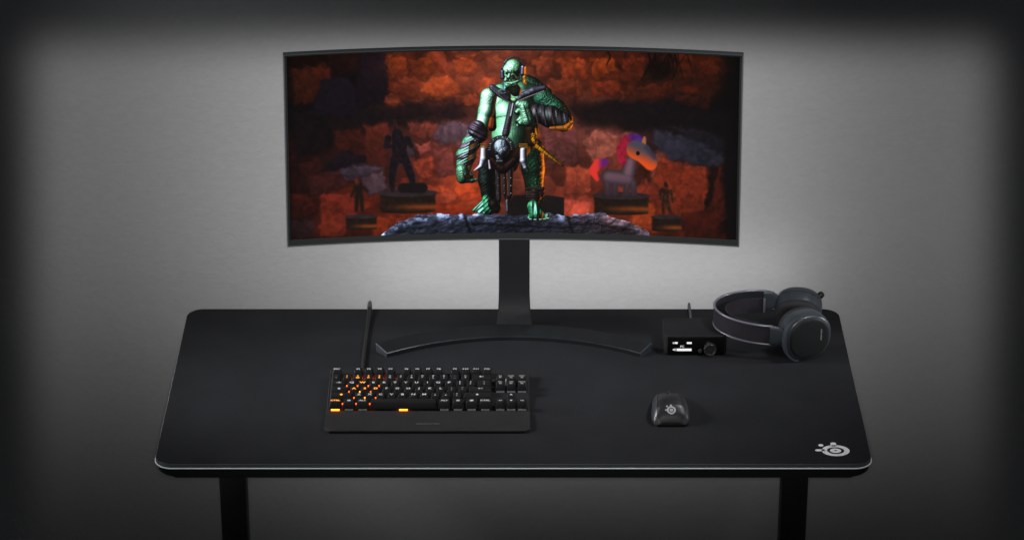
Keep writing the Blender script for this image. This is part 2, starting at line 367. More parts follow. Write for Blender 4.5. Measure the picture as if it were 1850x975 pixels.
    def hc(sd):
        t = sst(-16, 16, (Y-276)+(X-1155)*-.45)[..., None]
        return np.array([.27, .25, .30])*(1-t)+np.array([.86, .30, .09])*t
    sil([(1150,268,17,1160,273,17),(1160,274,15,1177,293,12)], None, 2, hc)
    sil([(1154,274,3.4,1154,275,3.4)], (.06,.03,.05), 1)
    sil([(1170,264,4,1184,282,3)], (.20,.19,.25), 5)
    # ---- rocks in the foreground
    n1 = fbm(X/13, Y/9, 5); n2 = fbm(X/30+8, Y/30, 4)
    m = sst(1.5, -1.5, np.maximum(np.abs(X-968)-52, np.maximum(352+.12*np.abs(X-960)**1.0*(X > 990)*(X-990)*.02-Y, Y-392)))
    img = img*(1-m[..., None])+m[..., None]*np.array([.085, .065, .065])*(.7+.6*n2[..., None])
    ytopr = np.interp(X, [680,685,700,718,735,755,785,835,845,900,1010,1030,1060,1090,1120,1150,1175,1182], [520,426,412,402,394,387,388,388,386,385,386,389,387,387,394,404,420,520])+9*(fbm(X/16+2, X*0+3, 3)-.5)+2.5*np.exp(-((X-940)/70)**2)-3.5*np.exp(-((X-775)/40)**2)-3.5*np.exp(-((X-1085)/40)**2)
    ridge = sst(-.6, .6, Y-ytopr)
    gh = fbm(X/22, Y/12, 5)*14+Y*.25
    gx = .6*np.gradient(gh, axis=1); gy = np.gradient(gh, axis=0)
    sh = np.clip(.42-1.1*gx*NX/900-.8*gy*NY/400+.25, .05, 1.6)
    top = sst(18, 0, Y-ytopr)
    cr = worley(X/34+9, Y/15+7); crk = sst(0, .07, cr[1]-cr[0])
    sides = sst(0, 1, np.minimum(np.abs(X-930)/90, 1))
    base = (np.array([.22, .24, .32])*(1-sst(930, 1150, X))[..., None]+np.array([.27, .22, .25])*sst(930, 1150, X)[..., None])
    rock = base*((.30+.50*sh)*(.55+.75*top*(.4+.6*sides))*(.45+.55*crk)*(.7+.6*fbm(X/4, Y/3, 3)))[..., None]*1.45
    rock = rock+ (sst(.46, .70, n1)*top*.62*sides*(1-.6*sst(950, 1100, X)))[..., None]*np.array([.7, .8, 1.0])
    rock = rock+ (sst(.55, .75, fbm(X/5+3, Y/3, 3))*sst(1070, 1120, X)*sst(425, 395, Y)*.25)[..., None]*np.array([1, .25, .15])
    for q1, q2, w_, k_ in [((838,388),(852,430),5,.75),((852,404),(1030,412),4,.6),((1026,390),(1040,430),5,.7),((700,424),(780,404),2,.4),((1060,402),(1150,416),2.5,.45),((880,398),(960,401),2,.35)]:
        d_, r_, t_ = cap(q1[0], q1[1], w_, q2[0], q2[1], w_, X+6*(n1-.5), Y+8*(n1-.5)); rock = rock*(1-k_*sst(w_, 0, d_))[..., None]
    rock = rock*(1.0+.30*sst(0, 60, np.abs(X-940)))[..., None]
    img = img*(1-ridge[..., None])+rock*ridge[..., None]
    # ---- the figure: sculpted height layers lit by a cool key from the left and a warm rim from the right
    AX = (X-800)*2.868; AY = (Y-80)*2.868
    L = np.array([-.55, -.50, .67]); L /= np.linalg.norm(L)
    skin = c3(104, 168, 124)
    fur = fbm(AX/7+.12*AY, AY/13, 4)
    fine = fbm(AX/5, AY/5, 4)
    def layer(prims, k, albedo, bump=0., key=1., rim=.6, spec=.3, z=None, soft=1.4, amb=.10, gloss=24, rimc=(1.0, .48, .05)):
        nonlocal img
        sd = np.full(X.shape, 1e3); h = np.full(X.shape, -1e3)
        for p in prims:
            zo = p[6] if len(p) > 6 else 0
            d, r, t = cap(*p[:6], AX, AY)
            s = d-r
            hh = zo+np.where(s < 0, np.sqrt(np.maximum(r*r-d*d, 0)), -2.0*s)
            e_ = np.clip(.5+.5*(h-hh)/k, 0, 1); h = hh*(1-e_)+h*e_+k*e_*(1-e_)
            e_ = np.clip(.5+.5*(s-sd)/k, 0, 1); sd = s*(1-e_)+sd*e_-k*e_*(1-e_)
        if not np.isscalar(bump): h = h+bump
        gy_, gx_ = np.gradient(h); gx_ = np.clip(gx_/step, -4, 4); gy_ = np.clip(gy_/step, -4, 4)
        nz = 1/np.sqrt(1+gx_**2+gy_**2); nx = -gx_*nz; ny = -gy_*nz
        dif = np.clip(nx*L[0]+ny*L[1]+nz*L[2], 0, 1)
        H = L+np.array([0, 0, 1]); H /= np.linalg.norm(H)
        sp = np.clip(nx*H[0]+ny*H[1]+nz*H[2], 0, 1)**gloss
        rm = sst(.55, .95, nx*.9+ny*.25)
        al = albedo if isinstance(albedo, np.ndarray) and albedo.ndim == 3 else np.ones(img.shape)*np.array(albedo)
        kk = key if np.isscalar(key) else key[..., None]
        c = al*(amb*.7+kk*dif[..., None]**1.8*1.55)*np.array([.94, 1.0, 1.0])+(spec*sp)[..., None]*np.array([.80, .98, 1.0])*kk
        rr = rim if np.isscalar(rim) else rim
        c = c+(rm*rr)[..., None]*np.array(rimc)*(.6+.8*fine[..., None])
        c = c*(1-.45*sst(-5, 0, sd)*(1-rm))[..., None]
        m = sst(soft, -soft, sd)
        img = img*(1-m[..., None])+c*m[..., None]
        return m, sd
    def skinc(n=.25): return skin*(1-n+2*n*(fine[..., None]-.1))
    # fur hump behind the neck
    layer([(405,175,34,460,215,44),(460,215,44,530,262,44)], 20, c3(44,88,62)*(.45+1.0*fine[..., None]), bump=fine*9, key=.6, rim=1.0)
    layer([(280,236,30,330,214,26)], 12, c3(44,96,84)*(.45+1.0*fine[..., None]), bump=fine*6, key=.8, rim=0)
    # legs
    legk = .22+.75*sst(440, 520, AX)*sst(640, 700, AY)+.25*sst(430, 480, AX)
    layer([(462,540,62,468,640,58),(468,640,58,474,740,47)], 20, c3(46,108,68)*(.3+1.2*fbm(AX/6, AY/6, 3)[..., None]), bump=fbm(AX/9, AY/9)*7, key=legk, rim=1.15, spec=.15)
    layer([(440,752,14,516,750,14),(440,778,16,512,776,16),(445,806,10,512,804,10),(478,780,34,478,790,34)], 4, c3(58,36,36), bump=3*np.sin(AY/2.2), key=.55, rim=.7, spec=.35)
    layer([(468,838,32,485,876,38),(455,890,14,450,898,12),(478,892,16,478,900,14),(505,892,13,508,902,11),(528,888,11,532,900,10),(543,884,9,547,896,8)], 8, c3(54,134,92)*(.5+.9*fine[..., None]), bump=3*np.sin(AX/4.5), key=.95, rim=.7, spec=.8)
    for tx, ty in ((455,906),(480,908),(508,907),(530,905),(547,901)):
        layer([(tx-5, ty, 4, tx+5, ty, 4)], 2, c3(190,215,200), key=1, rim=.1, spec=.8)
    layer([(240,620,58,232,700,50),(232,700,48,240,770,42),(240,770,38,244,810,34)], 16, c3(30,44,38)*(.4+1.2*fur[..., None]), bump=fur*10, key=.5*sst(245, 190, AX), rim=.15, spec=.6*1.0, gloss=8)
    layer([(225,800,24,240,850,34),(215,815,16,160,860,10),(225,830,14,186,868,10),(245,835,16,214,872,11)], 5, c3(52,140,98)*(.5+.9*fine[..., None]), bump=2*np.sin((AX+AY)/4), key=sst(270, 190, AX)*.95+.1, rim=.25, spec=.7)
    layer([(262,828,30,275,850,26)], 5, c3(46,28,20), key=.4, rim=.3)
    # blade hanging behind the right hip
    for k in range(7):
        x1 = 458+24*k; y1 = 500+18.0*k
        layer([(x1, y1, 17-1.4*k, x1+17, y1+13, 14-1.5*k)], 2, c3(255,158,10)*(1.0-.04*k), key=.35, rim=.25, spec=.3, amb=.85)
    for k in range(8):
        x1 = 447+25*k; y1 = 497+18.5*k; layer([(x1+5, y1-9+k, 1.6, x1-5, y1+9-k, 1.6)], 1, c3(30,14,6), spec=0, rim=0, key=.3)
    layer([(455,482,4,628,628,2)], 1, c3(50,26,12), spec=.1, rim=.1, key=.4)
    # torso
    tk = (.30+.80*sst(450, 320, AX))*(1-.25*sst(440, 520, AY))
    layer([(300,300,66,310,350,60,8),(420,290,72,440,330,66,4),(345,360,92,362,470,98),(350,480,96,360,520,96),(240,270,48,300,250,46),(420,240,50,520,270,44),(450,440,50,440,500,46)], 26, skinc(.22), bump=1.5*fine, key=tk*1.05, rim=.5, spec=.42)
    m = np.exp(-((AX-300)/34)**2-((AY-325)/30)**2)*.30+np.exp(-((AX-312)/28)**2-((AY-420)/60)**2)*.25; img = img+m[..., None]*np.array([.6, .85, .68])*(AX > 262)[..., None]
    m = sst(5, 0, np.abs(AY-372-.0016*(AX-300)**2+ (AX-300)*.18))*(AX > 262)*(AX < 345)*.6; img *= 1-m[..., None]
    m = sst(4, 0, np.abs(AX-372+12*np.sin(AY/60)))*(AY > 320)*(AY < 470)*.25; img *= 1-m[..., None]
    layer([(455,440,30,462,500,28)], 10, c3(110,66,24), key=.25, rim=1.2, rimc=(1, .55, .04))
    # hip cloth and straps
    layer([(250,560,34,290,610,44),(290,620,38,350,620,42),(345,600,44,400,560,34),(300,650,12,305,668,4)], 12, c3(62,22,14), bump=5*fur, key=.5, rim=.15, spec=.08)
    for x0, x1, y1, w in ((284,290,832,15),(316,322,800,12),(350,346,812,16)):
        layer([(x0,640,w,x1,y1-30,w),(x1,y1-30,w*.8,x1+2,y1,4)], 3, c3(46,34,40), key=.65, rim=.35, spec=.4)
        layer([(x0-w+3,640,1.8,x1-w+4,y1-30,1.8)], 1, c3(150,120,120), key=.7, rim=0, spec=.2)
        for yy in (690, 730, 770): layer([(x0+2,yy,2.6,x0+2,yy,2.6)], 1, c3(200,205,215), key=1, rim=0, spec=1)
    layer([(333,650,3,338,780,3)], 1, c3(200,84,24), key=.7, rim=.3, amb=.3)
    layer([(332,810,8,334,862,7)], 2, c3(120,120,140)*(.4+fine[..., None]), key=.8, rim=0)
    # hanging arm
    m, _ = layer([(244,330,30,254,425,24)], 8, c3(40,30,28), key=.2, rim=0)
    layer([(238,268,44,226,340,40),(226,340,40,204,420,38)], 18, skinc(.25)*(.8+.4*fine[..., None]), bump=3*fine*sst(340, 260, AY), key=1.2, rim=.25, spec=.75, gloss=9)
    layer([(252,385,12,246,420,14)], 8, c3(235,90,20), key=.3, amb=.45, rim=.3)
    ringt = (AX*.45+AY*.89)
    lea = sst(-.25, .15, np.sin(ringt/7.2+.6*np.sin(AX/30)))
    wrapc = lea[..., None]*c3(70,52,66)+(1-lea[..., None])*c3(64,128,92)
    layer([(176,450,52,150,500,46),(150,500,46,110,570,42),(110,570,41,98,640,33)], 14, wrapc*(.6+.8*fine[..., None]), bump=4.5*lea+1.5*np.sin(ringt/2), key=1.1, rim=.0, spec=.55, gloss=12)
    mm = sst(6, 0, np.abs((AX-150)*.75+(AY-560)*.5-8))*sst(500, 520, AY)*sst(660, 640, AY)*(AX > 105)*(AX < 190)
    layer([(158,520,24,150,580,22),(150,580,20,132,640,14)], 8, wrapc*.4+c3(210,80,24)*.6*(1-lea[..., None]), key=.35, amb=.35, rim=.2, bump=3*lea)
    layer([(176,438,48,196,462,42)], 5, c3(76,58,74)*(.55+.8*fine[..., None]), bump=4*np.sin((AY*.9-AX*.45)/3.6), key=1.0, rim=.25, spec=.5)
    layer([(98,650,34,104,676,34),(104,690,28,150,702,14),(90,668,26,96,696,24),(120,660,15,150,676,8),(150,702,13,176,698,6)], 7, skinc(.3)*.8, bump=4*fine, key=.95, rim=.25, spec=.6)
    layer([(122,682,12,146,686,9)], 4, c3(60,34,26), key=.3, rim=.1)
    for k in range(3): layer([(104+14*k,668+6*k,4,112+14*k,690+2*k,3)], 2, c3(120,70,40), key=.6, rim=.2)
    # bent arm
    layer([(520,276,50,585,336,54),(585,336,54,626,384,50)], 20, c3(48,108,80)*(.5+1.0*fine[..., None]), bump=fine*8, key=.72, rim=1.1, spec=.3)
    ring2 = AX-.002*(AY-380)**2*1.5-.15*AY
    l2 = sst(-.5, -.1, np.sin(ring2/6.5+.8*np.sin(AY/35)))
    arm2 = l2[..., None]*c3(56,38,46)+(1-l2[..., None])*c3(20,26,26)
    layer([(628,400,50,560,375,56),(560,370,54,490,355,46),(490,355,45,440,362,42)], 16, arm2*(.6+.9*fine[..., None]), bump=5*l2, key=.85, rim=1.35, spec=.5, gloss=12)
    g = sst(404, 440, AY)*sst(540, 600, AX)*l2
    layer([(560,432,9,640,430,15),(640,430,16,672,400,10)], 8, c3(236,120,20), bump=4*l2, key=.4, amb=.45*1.0, rim=.5)
    for xk, yk in ((478,318),(520,322),(560,318)):
        layer([(xk,yk,3,xk+16,yk+92,3)], 1, c3(105,80,96), key=.9, rim=0, spec=.4)
    layer([(392,308,22,425,320,30),(425,330,30,440,390,36),(398,338,16,380,352,10),(420,372,20,392,392,11),(410,400,17,388,418,9)], 8, skinc(.3), bump=4*fine, key=.95, rim=.1, spec=.65)
    layer([(420,312,4,448,400,5)], 1, c3(60,46,56), key=.9, rim=0, spec=.5)
    layer([(372,350,4,388,362,5),(378,400,4,395,412,5)], 2, c3(24,52,38), key=.3, rim=0)
    # chest strap, collar
    layer([(360,300,17,346,372,17),(344,378,17,326,460,20)], 2, c3(66,58,70), bump=2*fine, key=.75, rim=.1, spec=.25)
    layer([(366,300,6,352,368,6)], 2, c3(190,190,205), key=.8, rim=0, spec=.4)
    layer([(343,300,2,312,455,2)], 1, c3(150,140,150), key=.8, rim=0); layer([(377,300,2,348,455,2)], 1, c3(170,165,170), key=.8, rim=0)
    layer([(356,288,14,372,288,14)], 4, c3(150,200,140), key=1, rim=0, spec=.4)
    for P in ([(256,222,17,300,254,22),(300,254,22,336,280,17),(336,280,15,354,296,7)], [(526,226,16,470,240,22),(470,240,22,420,260,20),(420,260,18,392,282,9)]):
        layer(P, 4, c3(66,62,82)*(.7+.5*fine[..., None]), key=.85, rim=.5, spec=.35)
    layer([(250,228,2.2,318,284,2.2),(318,284,2.2,352,302,2)], 2, c3(200,205,215), key=1, rim=0, spec=.5)
    layer([(526,240,2.2,440,272,2.2),(440,272,2.2,390,292,2)], 2, c3(200,180,170), key=1, rim=.4, spec=.5)
    for cx, cy in ((308,244),(432,246)):
        for aa in range(9):
            t0 = aa*.7; t1 = t0+.7
            layer([(cx+20*np.cos(t0), cy+9*np.sin(t0), 2.2, cx+20*np.cos(t1), cy+9*np.sin(t1), 2.2)], 1, c3(170,165,185), key=1, rim=0, spec=.4)
    # neck, head
    layer([(358,212,30,378,240,30)], 10, c3(62,58,40)*(.5+fine[..., None]), bump=4*fine, key=.4, rim=.9, spec=.2)
    layer([(330,205,14,322,236,10)], 6, c3(84,140,150), key=1, rim=0, spec=.8, bump=6*fur)
    layer([(366,128,50,352,140,44),(352,160,36,356,192,24,8),(340,168,14,326,186,8,20),(338,208,17,374,204,15,14)], 10, skinc(.18)*1.12, bump=4*fbm(AX/6, AY/6), key=1.15, rim=.4, spec=.6)
    layer([(352,140,8,342,170,11,40)], 5, skinc(.2), key=1.0, rim=.2, spec=.5)                                                # nose
    layer([(332,140,10,346,146,6)], 4, c3(150,215,165), key=1.0, rim=0, spec=.6)                                                # brow
    for P in ([(370,146,9,388,142,7)], [(330,152,6,336,156,4)]): layer(P, 3, c3(18,30,24), key=.6, rim=0, spec=.1)
    layer([(380,145,2.5,381,145,2.5)], 1, c3(190,60,40), key=1, rim=0)
    layer([(334,176,4,340,180,4),(352,180,3,354,182,3)], 2, c3(14,30,24), key=.4, rim=0)
    layer([(334,190,5,388,182,6)], 3, c3(40,24,24), key=.6, rim=0)
    for tx in (346, 354, 362, 370): layer([(tx,186,2.2,tx,190,2)], 1, c3(215,205,190), key=1, rim=0)
    layer([(330,199,5,358,202,7),(358,202,7,392,188,4)], 4, c3(96,186,128), key=1.1, rim=0, spec=.7)
    layer([(366,152,2.5,384,172,2.5)], 2, c3(150,220,160), key=1, rim=0, spec=.4)
    # headphones on the figure
    pts = [(309,150),(308,125),(318,98),(338,76),(362,66),(388,70),(408,86),(418,108),(422,128)]
    for a, b in zip(pts[:-1], pts[1:]): layer([(a[0],a[1],4.5,b[0],b[1],4.5)], 2, c3(52,48,62), key=1, rim=.2, spec=.6)
    layer([(309,142,11,311,172,11)], 4, c3(46,52,72), key=1.1, rim=0, spec=.5)
    layer([(416,120,13,414,152,13)], 4, c3(44,40,58), key=1.1, rim=0, spec=.9)
    layer([(430,124,10,430,152,10)], 3, c3(250,110,30), key=.6, amb=.5, rim=.3)
    layer([(424,168,9,426,200,9)], 6, c3(250,140,20)*(.2+1.3*fur[..., None]), key=.7, amb=.4, rim=.6, bump=8*fur)
    # belt disc
    layer([(302,540,70,304,544,70)], 2, c3(24,22,26), bump=2*fine, key=.7, rim=.1, spec=.25)
    for k in range(22):
        a = -np.pi*1.02+k*np.pi*1.04/21
        layer([(302+54*np.cos(a), 540+54*np.sin(a), 6, 302+68*np.cos(a), 540+68*np.sin(a), 4)], 2, c3(48,40,44), key=.9, rim=.1, spec=.55)
    for k in range(6):
        a = -2.7+k*.42; layer([(302+58*np.cos(a), 540+58*np.sin(a), 3, 302+63*np.cos(a), 540+63*np.sin(a), 3)], 1, c3(190,200,215), key=1, rim=0, spec=.8)
    layer([(256,596,16,300,640,26),(318,644,24,372,596,18)], 14, c3(56,22,16), key=.4, rim=0, bump=3*fur)
    layer([(302,525,38,308,545,38),(290,575,18,292,590,15)], 8, c3(150,160,180)*(.55+.8*fbm(AX/6, AY/6)[..., None]), bump=6*fbm(AX/7, AY/7), key=1.0, rim=.1, spec=.3)
    for P in ([(276,560,10,280,564,9)], [(314,560,12,320,562,10)]): layer(P, 2, c3(70,34,40), key=.5, rim=0)
    layer([(293,568,3,290,578,4)], 2, c3(30,20,26), key=.5, rim=0)
    layer([(278,596,3,306,598,3)], 2, c3(40,34,44), key=.4, rim=0)
    for k in range(5): layer([(279+7*k,600,2.6,279+7*k,606,2.2)], 1, c3(215,215,230), key=1, rim=0)
    # tusks
    layer([(211,540,17,210,590,19),(210,590,19,196,628,12),(196,628,12,160,652,3)], 6, c3(205,200,226), key=.95, rim=.0, spec=.25)
    layer([(417,545,17,417,600,18),(417,600,18,428,635,11),(428,635,11,440,655,3)], 6, c3(205,200,226), key=.95, rim=.0, spec=.25)
    layer([(238,600,5,244,640,8)], 3, c3(215,180,200), key=.9, rim=.3)
    for x0, x1 in ((196, 226), (398, 440)):
        for yy in (514, 522, 530): layer([(x0, yy, 3, x1, yy+2, 3)], 2, c3(214,128,20), key=.9, amb=.25, rim=.5)
    layer([(470,470,16,476,500,16)], 5, c3(220,130,10)*(.2+1.2*sst(.4, .6, fine)[..., None]), key=.5, amb=.4, rim=.6)
    # drifting haze of the set, dark frame of the shot
    img += (np.exp(-((X-860)/120)**2-((Y-150)/60)**2)*.05)[..., None]*np.array([.7, .55, .6])
    vg = sst(-2, 14, X-519)*sst(1338, 1322, X)*.5+.5
    img = np.clip(img*vg[..., None]*1.0, 0, 1)
    return img
# ------------------------------------------------------------------ materials
def wall_mat():
    m = bpy.data.materials.new('plaster'); m.use_nodes = True; nt = m.node_tree; b = nt.nodes['Principled BSDF']
    b.inputs['Base Color'].default_value = (.40, .40, .405, 1); b.inputs['Roughness'].default_value = .85; b.inputs['Specular IOR Level'].default_value = .2
    tc = nt.nodes.new('ShaderNodeTexCoord'); mp = nt.nodes.new('ShaderNodeMapping'); mp.inputs['Scale'].default_value = (1, 1, 1.5)
    nt.links.new(tc.outputs['Object'], mp.inputs[0])
    n = nt.nodes.new('ShaderNodeTexNoise'); n.inputs['Scale'].default_value = 62; n.inputs['Detail'].default_value = 6; n.inputs['Roughness'].default_value = .62; n.inputs['Distortion'].default_value = .6
    n2 = nt.nodes.new('ShaderNodeTexNoise'); n2.inputs['Scale'].default_value = 7; n2.inputs['Detail'].default_value = 3
    nt.links.new(mp.outputs[0], n.inputs['Vector']); nt.links.new(mp.outputs[0], n2.inputs['Vector'])
    ad = nt.nodes.new('ShaderNodeMath'); ad.operation = 'MULTIPLY_ADD'; ad.inputs[1].default_value = .5
    nt.links.new(n2.outputs[0], ad.inputs[0]); nt.links.new(n.outputs[0], ad.inputs[2])
    bp = nt.nodes.new('ShaderNodeBump'); bp.inputs['Strength'].default_value = .5; bp.inputs['Distance'].default_value = .0018
    nt.links.new(ad.outputs[0], bp.inputs['Height']); nt.links.new(bp.outputs[0], b.inputs['Normal'])
    r = nt.nodes.new('ShaderNodeMapRange'); r.inputs[1].default_value = .3; r.inputs[2].default_value = .7; r.inputs[3].default_value = .385; r.inputs[4].default_value = .415
    nt.links.new(n.outputs[0], r.inputs[0]); cb = nt.nodes.new('ShaderNodeCombineColor')
    for i in range(3): nt.links.new(r.outputs[0], cb.inputs[i])
    nt.links.new(cb.outputs[0], b.inputs['Base Color'])
    return m
M_wall = wall_mat()
M_floor = mat('floor_paint', (.10, .10, .10), .7, bump=(30, .3, .002))
M_desk = mat('desk_laminate', (.012, .013, .014), .5, .4, bump=(300, .2, .0003))
M_leg = mat('black_powder_coat', (.012, .012, .012), .5, .4, bump=(500, .25, .0003))
M_cloth = mat('mat_cloth', (.0125, .0130, .0150), .85, .18, bump=(1500, .35, .0003), sheen=.0)
M_stitch = mat('mat_edge', (.085, .095, .10), .6, .4, bump=(900, .5, .0004))
M_pipe = mat('light_pipe', (.55, .57, .58), .35, .5, emis=(.9, .95, 1), es=.10)
M_white = mat('white_print', (.80, .80, .80), .7, .2)
M_frame = mat('dark_frame_metal', (.055, .060, .064), .32, .5, metal=.2)
M_bezel = mat('bezel_plastic', (.005, .005, .006), .5, .2)
M_chin = mat('chin_plastic', (.008, .009, .009), .5, .25)
M_stand = mat('stand_satin', (.012, .0125, .014), .34, .5, var=.05, vscale=60)
M_column = mat('column_matte', (.0115, .0117, .0130), .6, .2, bump=(800, .2, .0002))
M_kb = mat('keyboard_aluminium', (.0120, .0123, .0130), .6, .3, bump=(900, .2, .0002))
M_rest = mat('soft_rubber_rest', (.0185, .0180, .0178), .7, .2, bump=(1200, .25, .0002))
M_key = mat('keycap', (.0085, .0085, .0092), .48, .32, bump=(1400, .2, .0001))
M_leg_w = mat('legend_white', (.38, .38, .38), .5, emis=(.86, .88, .9), es=.24)
M_leg_o = mat('legend_orange', (.3, .1, .02), .5, emis=(1, .33, .03), es=1.9)
M_sw = mat('switch_housing', (.30, .30, .30), .4, .5, emis=(.8, .8, .85), es=.05)
M_sw_d = mat('switch_housing_dark', (.06, .06, .06), .4, .5)
M_sw_o = mat('switch_lit_orange', (.4, .15, .03), .4, .5, emis=(1, .20, .012), es=7)
M_sw_r = mat('switch_lit_red', (.3, .05, .02), .4, .5, emis=(1, .10, .008), es=4.5)
M_shell = mat('mouse_shell', (.014, .0145, .0165), .40, .5)
M_side = mat('mouse_side_rubber', (.045, .047, .052), .30, .6)
M_mbase = mat('mouse_base', (.006, .006, .006), .5, .4)
M_mlogo = mat('mouse_print', (.42, .42, .42), .5)
M_boxb = mat('amp_body', (.0085, .0085, .0095), .6, .3, bump=(1200, .2, .0002))
M_boxf = mat('amp_face', (.003, .003, .003), .22, .35)
M_oled = mat('oled_white', (.1, .1, .1), .4, emis=(.92, .94, .95), es=.95)
M_knob = mat('amp_knob', (.022, .024, .022), .35, .5)
M_knobrim = mat('amp_knob_rim', (.10, .11, .10), .28, .5, metal=.7)
M_hs = mat('headset_graphite', (.046, .052, .062), .33, .5, metal=.2)
M_hsd = mat('headset_dark', (.014, .015, .018), .42, .5, var=.05)
M_plate = mat('ear_plate_matte', (.009, .010, .010), .5, .4, bump=(900, .15, .0002))
M_rim = mat('band_rim_metal', (.17, .165, .19), .28, .5, metal=.4)
M_cush = mat('ear_cushion', (.021, .020, .022), .75, .3, bump=(400, .4, .0006))
M_hole = mat('ear_inner_mesh', (.006, .005, .006), .9, .1)
M_red = mat('red_ring', (.55, .03, .05), .4, emis=(1, .03, .08), es=.12)
M_cable = mat('cable_sleeve', (.012, .012, .012), .55, .4)
M_cabtip = mat('cable_boot', (.07, .07, .07), .5, .4)
def vary(m, lo, hi, scale):
    nt = m.node_tree; b = nt.nodes['Principled BSDF']; c = b.inputs['Base Color'].default_value
    tc = nt.nodes.new('ShaderNodeTexCoord'); n = nt.nodes.new('ShaderNodeTexNoise'); n.inputs['Scale'].default_value = scale; n.inputs['Detail'].default_value = 7; n.inputs['Roughness'].default_value = .65
    nt.links.new(tc.outputs['Object'], n.inputs['Vector']); mx = nt.nodes.new('ShaderNodeMix'); mx.data_type = 'RGBA'
    rr = nt.nodes.new('ShaderNodeMapRange'); rr.inputs[1].default_value = .3; rr.inputs[2].default_value = .7; nt.links.new(n.outputs[0], rr.inputs[0]); nt.links.new(rr.outputs[0], mx.inputs[0])
    mx.inputs[6].default_value = tuple(q*lo for q in c[:3])+(1,); mx.inputs[7].default_value = tuple(q*hi for q in c[:3])+(1,)
    nt.links.new(mx.outputs[2], b.inputs['Base Color'])
vary(M_cloth, .80, 1.2, 9); vary(M_rest, .86, 1.14, 30); vary(M_shell, .8, 1.2, 60); vary(M_plate, .8, 1.25, 50); vary(M_stand, .85, 1.15, 40)
def band_mat():
    m = mat('band_fabric', (.032, .027, .036), .7, .3); nt = m.node_tree; b = nt.nodes['Principled BSDF']
    tc = nt.nodes.new('ShaderNodeTexCoord'); wv = nt.nodes.new('ShaderNodeTexWave'); wv.bands_direction = 'DIAGONAL'
    wv.inputs['Scale'].default_value = 330; wv.inputs['Distortion'].default_value = 2.5; wv.inputs['Detail'].default_value = 2; wv.inputs['Detail Scale'].default_value = .6
    nt.links.new(tc.outputs['Object'], wv.inputs['Vector'])
    bp = nt.nodes.new('ShaderNodeBump'); bp.inputs['Strength'].default_value = 1; bp.inputs['Distance'].default_value = .0012
    nt.links.new(wv.outputs['Fac'], bp.inputs['Height']); nt.links.new(bp.outputs[0], b.inputs['Normal'])
    cr = nt.nodes.new('ShaderNodeMix'); cr.data_type = 'RGBA'; nt.links.new(wv.outputs['Fac'], cr.inputs[0])
    cr.inputs[6].default_value = (.012, .010, .014, 1); cr.inputs[7].default_value = (.036, .030, .040, 1)
    nt.links.new(cr.outputs[2], b.inputs['Base Color']); return m
M_band = band_mat()

# ------------------------------------------------------------------ setting: wall and floor
bm = bmesh.new(); box(bm, -3.2, 3.2, .70, .80, -ZT-.01, 2.2)
tag(obj('wall', bm, M_wall, None, 0), 'grey textured plaster wall behind the desk', 'wall')
bm = bmesh.new(); box(bm, -4, 4, -5.5, 1.2, -ZT-.06, -ZT)
tag(obj('floor', bm, M_floor, None, 0), None, None, kind='structure')

# ------------------------------------------------------------------ desk and its mat
desk = thing('desk', 'black desk with rounded corners standing on two square column legs', 'desk', (0, .3, -ZT))
bm = bmesh.new(); slab(bm, rrect(-.606, .606, .001, .60, .034, 8), -.0265, -.0102, .0, .0)
bmesh.ops.bevel(bm, geom=[e for e in bm.edges if abs(e.verts[0].co.z+.0265) < 1e-5 and abs(e.verts[1].co.z+.0265) < 1e-5], offset=.004, segments=3, affect='EDGES')
obj('tabletop', fix(bm), M_desk, desk)
for x in (-.5080, .5100):
    bm = bmesh.new(); box(bm, x-.0235, x+.0235, .28, .325, -.52, -.0262, .003)
    box(bm, x-.026, x+.026, .275, .330, -ZT+.03, -.50, .003)
    lg = obj('leg', fix(bm), M_leg, desk)
    bm = bmesh.new(); box(bm, x-.035, x+.035, .02, .58, -ZT+.001, -ZT+.030, .004); obj('foot', fix(bm), M_leg, lg)
matt = thing('desk_mat', 'large black cloth desk mat with thin white glowing edge, covering the desktop', 'desk mat', (0, .295, -.0095))
ol = rrect(-.6085, .6085, .0015, .5885, .030, 10)
bm = bmesh.new(); slab(bm, ol, -.0098, 0, .0015)
for f in bm.faces:
    if all(v.co.z < -.0002 for v in f.verts) : f.material_index = 1
obj('cloth', fix(bm), [M_cloth, M_stitch], matt)
bm = bmesh.new(); tube(bm, [(p[0], p[1], -.0085) for p in rrect(-.6093, .6093, .0005, .5893, .0305, 10)], .0011, 8, loop=True)
obj('edge_piping', fix(bm), M_pipe, matt)
bm = bmesh.new(); lc = (.5498, .0462)
put(bm, emblem(.0238, .80), lambda x, y, h: (lc[0]+x, lc[1]+y, .0004+h), 0, .0003)
obj('emblem', bm, M_white, matt, 0)

# ------------------------------------------------------------------ display
TILT = radians(9.5); R = 3.55; HW = .4055; HT = .350
def scr(s, t, d):
    """s along the curve, t up the panel, d towards the viewer (+)"""
    a = s/R; n = R-d
    x = n*sin(a); f = R-n*cos(a)                       # f: distance in front of the middle of the panel
    y = .4540-f; zz = t
    return Vector((x, y+zz*sin(TILT)+0*d, .2070+zz*cos(TILT)-0*d)) if False else Vector((x, .4540-f*cos(TILT)+t*sin(TILT), .2070+f*sin(TILT)*-1+t*cos(TILT)))
mon = thing('monitor', 'wide curved display on a crescent shaped stand, showing a green ogre scene', 'monitor', (0, .47, 0))
NS = 40
def ss(i, w=HW): return -w+2*w*i/NS
